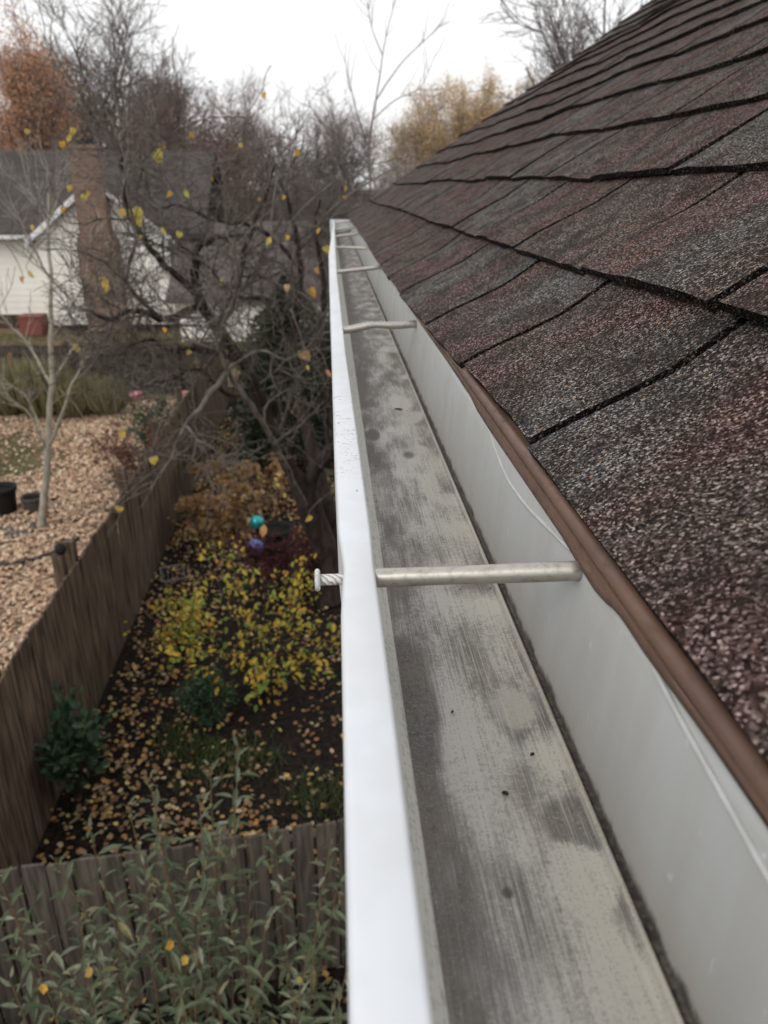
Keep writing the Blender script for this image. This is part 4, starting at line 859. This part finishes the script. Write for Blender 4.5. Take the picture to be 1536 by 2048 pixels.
litter('bed_leaf_litter', 'tan and yellow fallen leaves scattered over the dark bed', -2.28, .9, 3.2, 17, 24000, .043, M['litter'], bed_d)
litter('yard_leaf_litter', 'thick carpet of tan fallen leaves over the neighbouring yard', -9.5, -2.42, 5.5, 17.6, 100000, .053, M['litter_yard'], lambda x, y: np.clip(.82-.9*np.clip(1.15-((x+6.6)/2.3)**2-((y-13.8)/1.9)**2, 0, 1)+.3*vnoise(x*1.6, y*1.6, 3), .05, 1), .05)
def grass_patch(name, label, pts, n, h, spread, m, par=None):
    c = np.array(pts)[rng.integers(0, len(pts), n)]; P = np.stack([c[:, 0]+rng.normal(0, spread, n), c[:, 1]+rng.normal(0, spread, n), np.zeros(n)], 1)
    D = np.stack([rng.normal(0, .45, n), rng.normal(0, .45, n), np.ones(n)], 1); o = link(name, leaves(P, D, rvec(n)*[1, 1, .1], h*rng.uniform(.5, 1.2, n), 'blade', name), m, par)
    if label: tag(o, label, 'grass', kind='stuff')
    else: tag(o, kind='stuff')
    return o
# blades are narrow: widen for the garden tufts
LEAF['blade'] = ([(v[0]*2.2, v[1], v[2]) for v in LEAF['blade'][0]], LEAF['blade'][1])
grass_patch('bed_ground_cover', 'low dark green grass tufts in the mulch behind the picket fence', [tuple(at_z(x, y, 0)[:2]) for x, y in ((370, 1500), (420, 1510), (470, 1530), (400, 1540), (520, 1520), (600, 1600), (640, 1590), (670, 1610), (350, 1480))], 1300, .15, .12, M['dark_grass'] if 'dark_grass' in M else M['grass'])
grass_patch('lawn_strip', 'strip of green lawn grass beyond the redbud trunk', [(.1+.2*i, 11+.35*j) for i in range(5) for j in range(8)], 5000, .09, .16, M['grass'])
grass_patch('yard_grass', 'patchy green grass in the middle of the leafy yard', [(-6.5+rng.normal(0, 1.2), 13.8+rng.normal(0, .95)) for _ in range(80)], 11000, .08, .28, M['grass'])
grass_patch('back_lawn', 'green lawn below the cream house', [(-14+.6*i, 20.5+.8*j) for i in range(17) for j in range(8)], 12000, .16, .35, M['grass'])
for i, (x, y, h, lb) in enumerate([(25, 830, 1.15, 'olive ornamental grass clump at the left edge by the dark fence'), (85, 835, 1.25, 'tallest olive grass clump behind the young tree'), (150, 835, .95, 'grey-green grass clump right of the young tree'), (215, 830, .85, 'last grass clump before the pink basin')]):
    c = at_z(x, y, 0); root = empty('ornamental_grass', tuple(c)); tag(root, lb, 'grass clump', 'ornamental grasses along the dark fence')
    n_ = 900; a = rng.uniform(0, 6.28, n_); rr = rng.uniform(0, .22, n_); P = np.stack([c[0]+rr*np.cos(a), c[1]+rr*np.sin(a), np.zeros(n_)], 1)
    D = np.stack([np.cos(a)*rng.uniform(.05, .9, n_), np.sin(a)*rng.uniform(.05, .9, n_), np.ones(n_)], 1); tag(link('blades', leaves(P, D, np.stack([np.cos(a), np.sin(a), np.full(n_, .3)], 1), h*rng.uniform(.5, 1.15, n_), 'blade', 'blades'), M['dry_grass'], root), kind='stuff')

for (x, y, Y, lb) in ((370, 1930, 2.45, 'orange leaf caught in the middle of the grey-green shrub'), (92, 1985, 2.4, 'yellow leaf caught in the shrub near the bottom left corner'), (175, 1955, 2.45, 'orange leaf resting on shrub shoots left of centre'), (600, 1955, 2.45, 'brown orange leaf caught in the shrub close to the gutter'), (335, 1900, 2.5, 'small yellow leaf topmost of those caught in the shrub')):
    e_ = empty('fallen_leaf', tuple(at_y(x, y, Y))); tag(e_, lb, 'leaf', 'leaves caught in the shrub')
    a = rng.uniform(0, 6.28); leaf_obj(e_.location, np.array([math.cos(a), math.sin(a), .3]), np.array([.3, -.5, 1]), .042, 'curl', M['redbud_leaf'], e_, 'blade')

# ------------------------------------------------------------------ garden ornaments
def ball(name, label, x, y, r, m, stand_h, sm='black'):
    c = at_z(x, y, stand_h+r*.9); root = empty(name, (c[0], c[1], 0)); tag(root, label, 'garden ball', 'glass garden balls')
    MB().lathe([(r*math.sin(R(t)), stand_h+r*.92-r*math.cos(R(t))) for t in range(0, 181, 12)], sides=28).build('globe', m, root, True, loc=(0, 0, 0))
    MB().lathe([(0, -.02), (r*.55, -.02), (r*.5, .02), (r*.22, .05), (r*.2, stand_h*.8), (r*.5, stand_h+r*.05), (r*.45, stand_h+r*.1)], sides=16).build('stand', M[sm], root, True, loc=(0, 0, 0))
ball('gazing_ball', 'teal glass garden ball beside the black pot', 514, 1045, .098, M['teal'], .28)
ball('gazing_ball', 'violet blue glass ball above the burgundy shrub', 511, 1095, .10, M['violet'], .55)
def pot(name, label, x, y, r, h, m, cat='plant pot', group=None, dead=0):
    c = at_z(x, y, 0); root = empty(name, tuple(c)); tag(root, label, cat, group)
    MB().lathe([(0, 0), (r*.72, 0), (r*.78, .02), (r*.95, h*.82), (r*.95, h*.84), (r*1.06, h*.85), (r*1.06, h), (r*.95, h), (r*.92, h*.8)], sides=26).build('body', m, root, True, loc=(0, 0, 0))
    MB().lathe([(r*.93, h*.86), (r*.5, h*.89), (0, h*.9)], sides=26).build('soil', M['soil'], root, True, loc=(0, 0, 0))
pot('round_pot', 'large black round pot beside the teal and violet balls', 555, 1112, .21, .42, M['black'])
pot('plant_pot', 'black plastic pot at the left edge of the yard', 12, 1030, .21, .46, M['black'], group='pots in the yard')
pot('plant_pot', 'grey brown pot behind the young tree trunk', 72, 1025, .17, .27, M['pot_grey'], group='pots in the yard')
q = at_z(20, 1062, 0); tag(MB().box((-.55, -.35, .005), (.42, .3, .045)).build('paving_slab', M['slab'], None, loc=(q[0]-.1, q[1], 0)), 'dark paving slab under the black pot at the left edge', 'slab')
b = MB(); pts = [at_z(x, y, .05) for x, y in ((-90, 1128), (-40, 1131), (0, 1130), (35, 1126), (70, 1119), (105, 1106), (135, 1092), (158, 1076))]; b.tube(limb(pts, .035, .035)[0][0].tolist(), .035, 8)
tag(b.build('lawn_edging', M['edging'], None, True), 'dark curved edging strip between the leaf carpet and tan mulch', 'edging')
c = at_z(510, 1000, 0); st = empty('garden_stake', tuple(c)); tag(st, 'dark garden stake topped with a small blue glass ball', 'garden stake')
zt = at_y(510, 952, c[1])[2]
MB().tube([(0, 0, 0), (0, 0, zt*.5), (0, 0, zt)], [.05, .055, .05], 12).build('post', M['black'], st, loc=(0, 0, 0)); MB().lathe([(.055*math.sin(R(t)), zt+.045-.055*math.cos(R(t))) for t in range(0, 181, 15)], sides=18).build('finial', M['blue'], st, True, loc=(0, 0, 0))
c = at_z(345, 1150, .05); wf = empty('wire_tray', (c[0], c[1], .02), .25); tag(wf, 'small grey wire tray lying at the foot of the tall fence', 'tray')
b = MB(); b.tube([(-.14, -.2, 0), (.14, -.2, 0), (.14, .2, 0), (-.14, .2, 0), (-.14, -.2, 0)], .008, 6); b.build('rim', M['wire'], wf, loc=(0, 0, .06))
for i in range(5): MB().tube([(-.11+.055*i, -.19, 0), (-.11+.055*i, .19, 0)], .003, 5).build('wire', M['wire'], wf, loc=(0, 0, .03))
def basin(x, y, r, label):
    c = at_z(x, y, .12); root = empty('basin', (c[0], c[1], 0)); tag(root, label, 'basin', 'pink basins in the yard')
    MB().lathe([(0, 0), (r*.8, 0), (r*.98, .14), (r, .20), (r*1.08, .205), (r*1.08, .22), (r*.95, .22), (r*.78, .02), (0, .02)], sides=26).build('bowl', M['pink'], root, True, loc=(0, 0, .0))
    MB().lathe([(0, .06), (r*.8, .06), (r*.82, .07), (0, .09)], sides=20).build('soil', M['soil'], root, True, loc=(0, 0, 0))
basin(12, 757, .34, 'pink basin at the left edge before the dark fence'); basin(262, 795, .24, 'pink basin right of the grass clumps by the fence corner')
c = at_z(38, 812, 0); tag(MB().box((-.05, -.05, 0), (.05, .05, 1.15)).prism([(-.05, -.05, 1.15), (.05, -.05, 1.15), (0, -.05, 1.2)], (0, .1, 0)).build('wooden_post', M['wood_tan'], None, loc=tuple(c)), 'plain tan wooden post standing among the grass clumps', 'post')
c = at_z(65, 775, .0); gl = empty('garden_lantern', tuple(c)); tag(gl, 'small black lantern with white cap before the dark fence', 'lantern')
MB().tube([(0, 0, 0), (0, 0, .32)], .02, 8).build('stem', M['black'], gl, loc=(0, 0, 0)); MB().lathe([(0, .32), (.10, .32), (.11, .42), (.09, .47)], sides=14).build('housing', M['black'], gl, loc=(0, 0, 0)); MB().lathe([(.13, .471), (.12, .50), (.05, .55), (0, .56)], sides=14).build('cap', M['white'], gl, True, loc=(0, 0, 0))
c = at_z(356, 835, 0); fl = empty('garden_flag', tuple(c)); tag(fl, 'small striped American flag on a thin stand by the fence corner', 'flag')
MB().tube([(.26, 0, 0), (.26, 0, .62)], .008, 7).build('pole', M['black'], fl, loc=(0, 0, 0)); MB().tube([(-.01, 0, .60), (.27, 0, .60)], .006, 6).build('crossbar', M['black'], fl, loc=(0, 0, 0))
b = MB(); n_ = 10
for i in range(n_+1):
    x = .25*i/n_; dy = .012*math.sin(i*.9)
    b.v += [(x, dy, 0), (x, dy*.5, .26), (x, dy+.002, 0), (x, dy*.5+.002, .26)]
for i in range(n_):
    a_ = i*4; b.f += [(a_, a_+4, a_+5, a_+1), (a_+3, a_+7, a_+6, a_+2)]; b.m += [0, 0]
b.build('cloth', M['flag'], fl, True, loc=(0, -.012, .33))
c = at_z(390, 815, 0); pb = empty('planter_box', tuple(c)); tag(pb, 'pale green planter box against the far end of the tall fence', 'planter')
MB().box((-.22, -.12, 0), (.22, .12, .3)).build('box', M['sage'], pb, loc=(0, 0, 0)); MB().box((-.24, -.14, .302), (.24, .14, .34)).build('rim', M['sage'], pb, loc=(0, 0, 0))

# ------------------------------------------------------------------ bits lying in the gutter
def bit(name, label, x, y, L, r, ang, curve=.2):
    c = at_z(x, y, H-.2672); b = MB(); d = np.array([math.cos(ang), math.sin(ang), 0]); e = np.array([-d[1], d[0], 0])
    pts = [d*L*(t-.5)+e*L*curve*(t-.5)**2+np.array([0, 0, r*.6+.0004*math.sin(5*t)]) for t in np.linspace(0, 1, 7)]
    b.tube(pts, [r*(.35+.65*math.sin(math.pi*(.1+.8*t))) for t in np.linspace(0, 1, 7)], 7)
    tag(b.build(name, M['bark_dark'], None, True, loc=(c[0], c[1], c[2]-.005*c[1]+.0002)), label, 'debris')
bit('twig_fragment', 'short dark twig lying in the gutter beyond the near spike', 797, 812, .011, .0011, .1)
bit('seed', 'tiny black seed in the gutter close to the back wall', 1065, 1506, .0030, .0009, .8)
bit('seed', 'tiny black seed in the middle of the gutter floor', 1011, 1584, .0034, .0010, 2.2)
bit('seed', 'small dark seed by the front slope of the gutter before the spike', 905, 1420, .0022, .0007, 1.2)
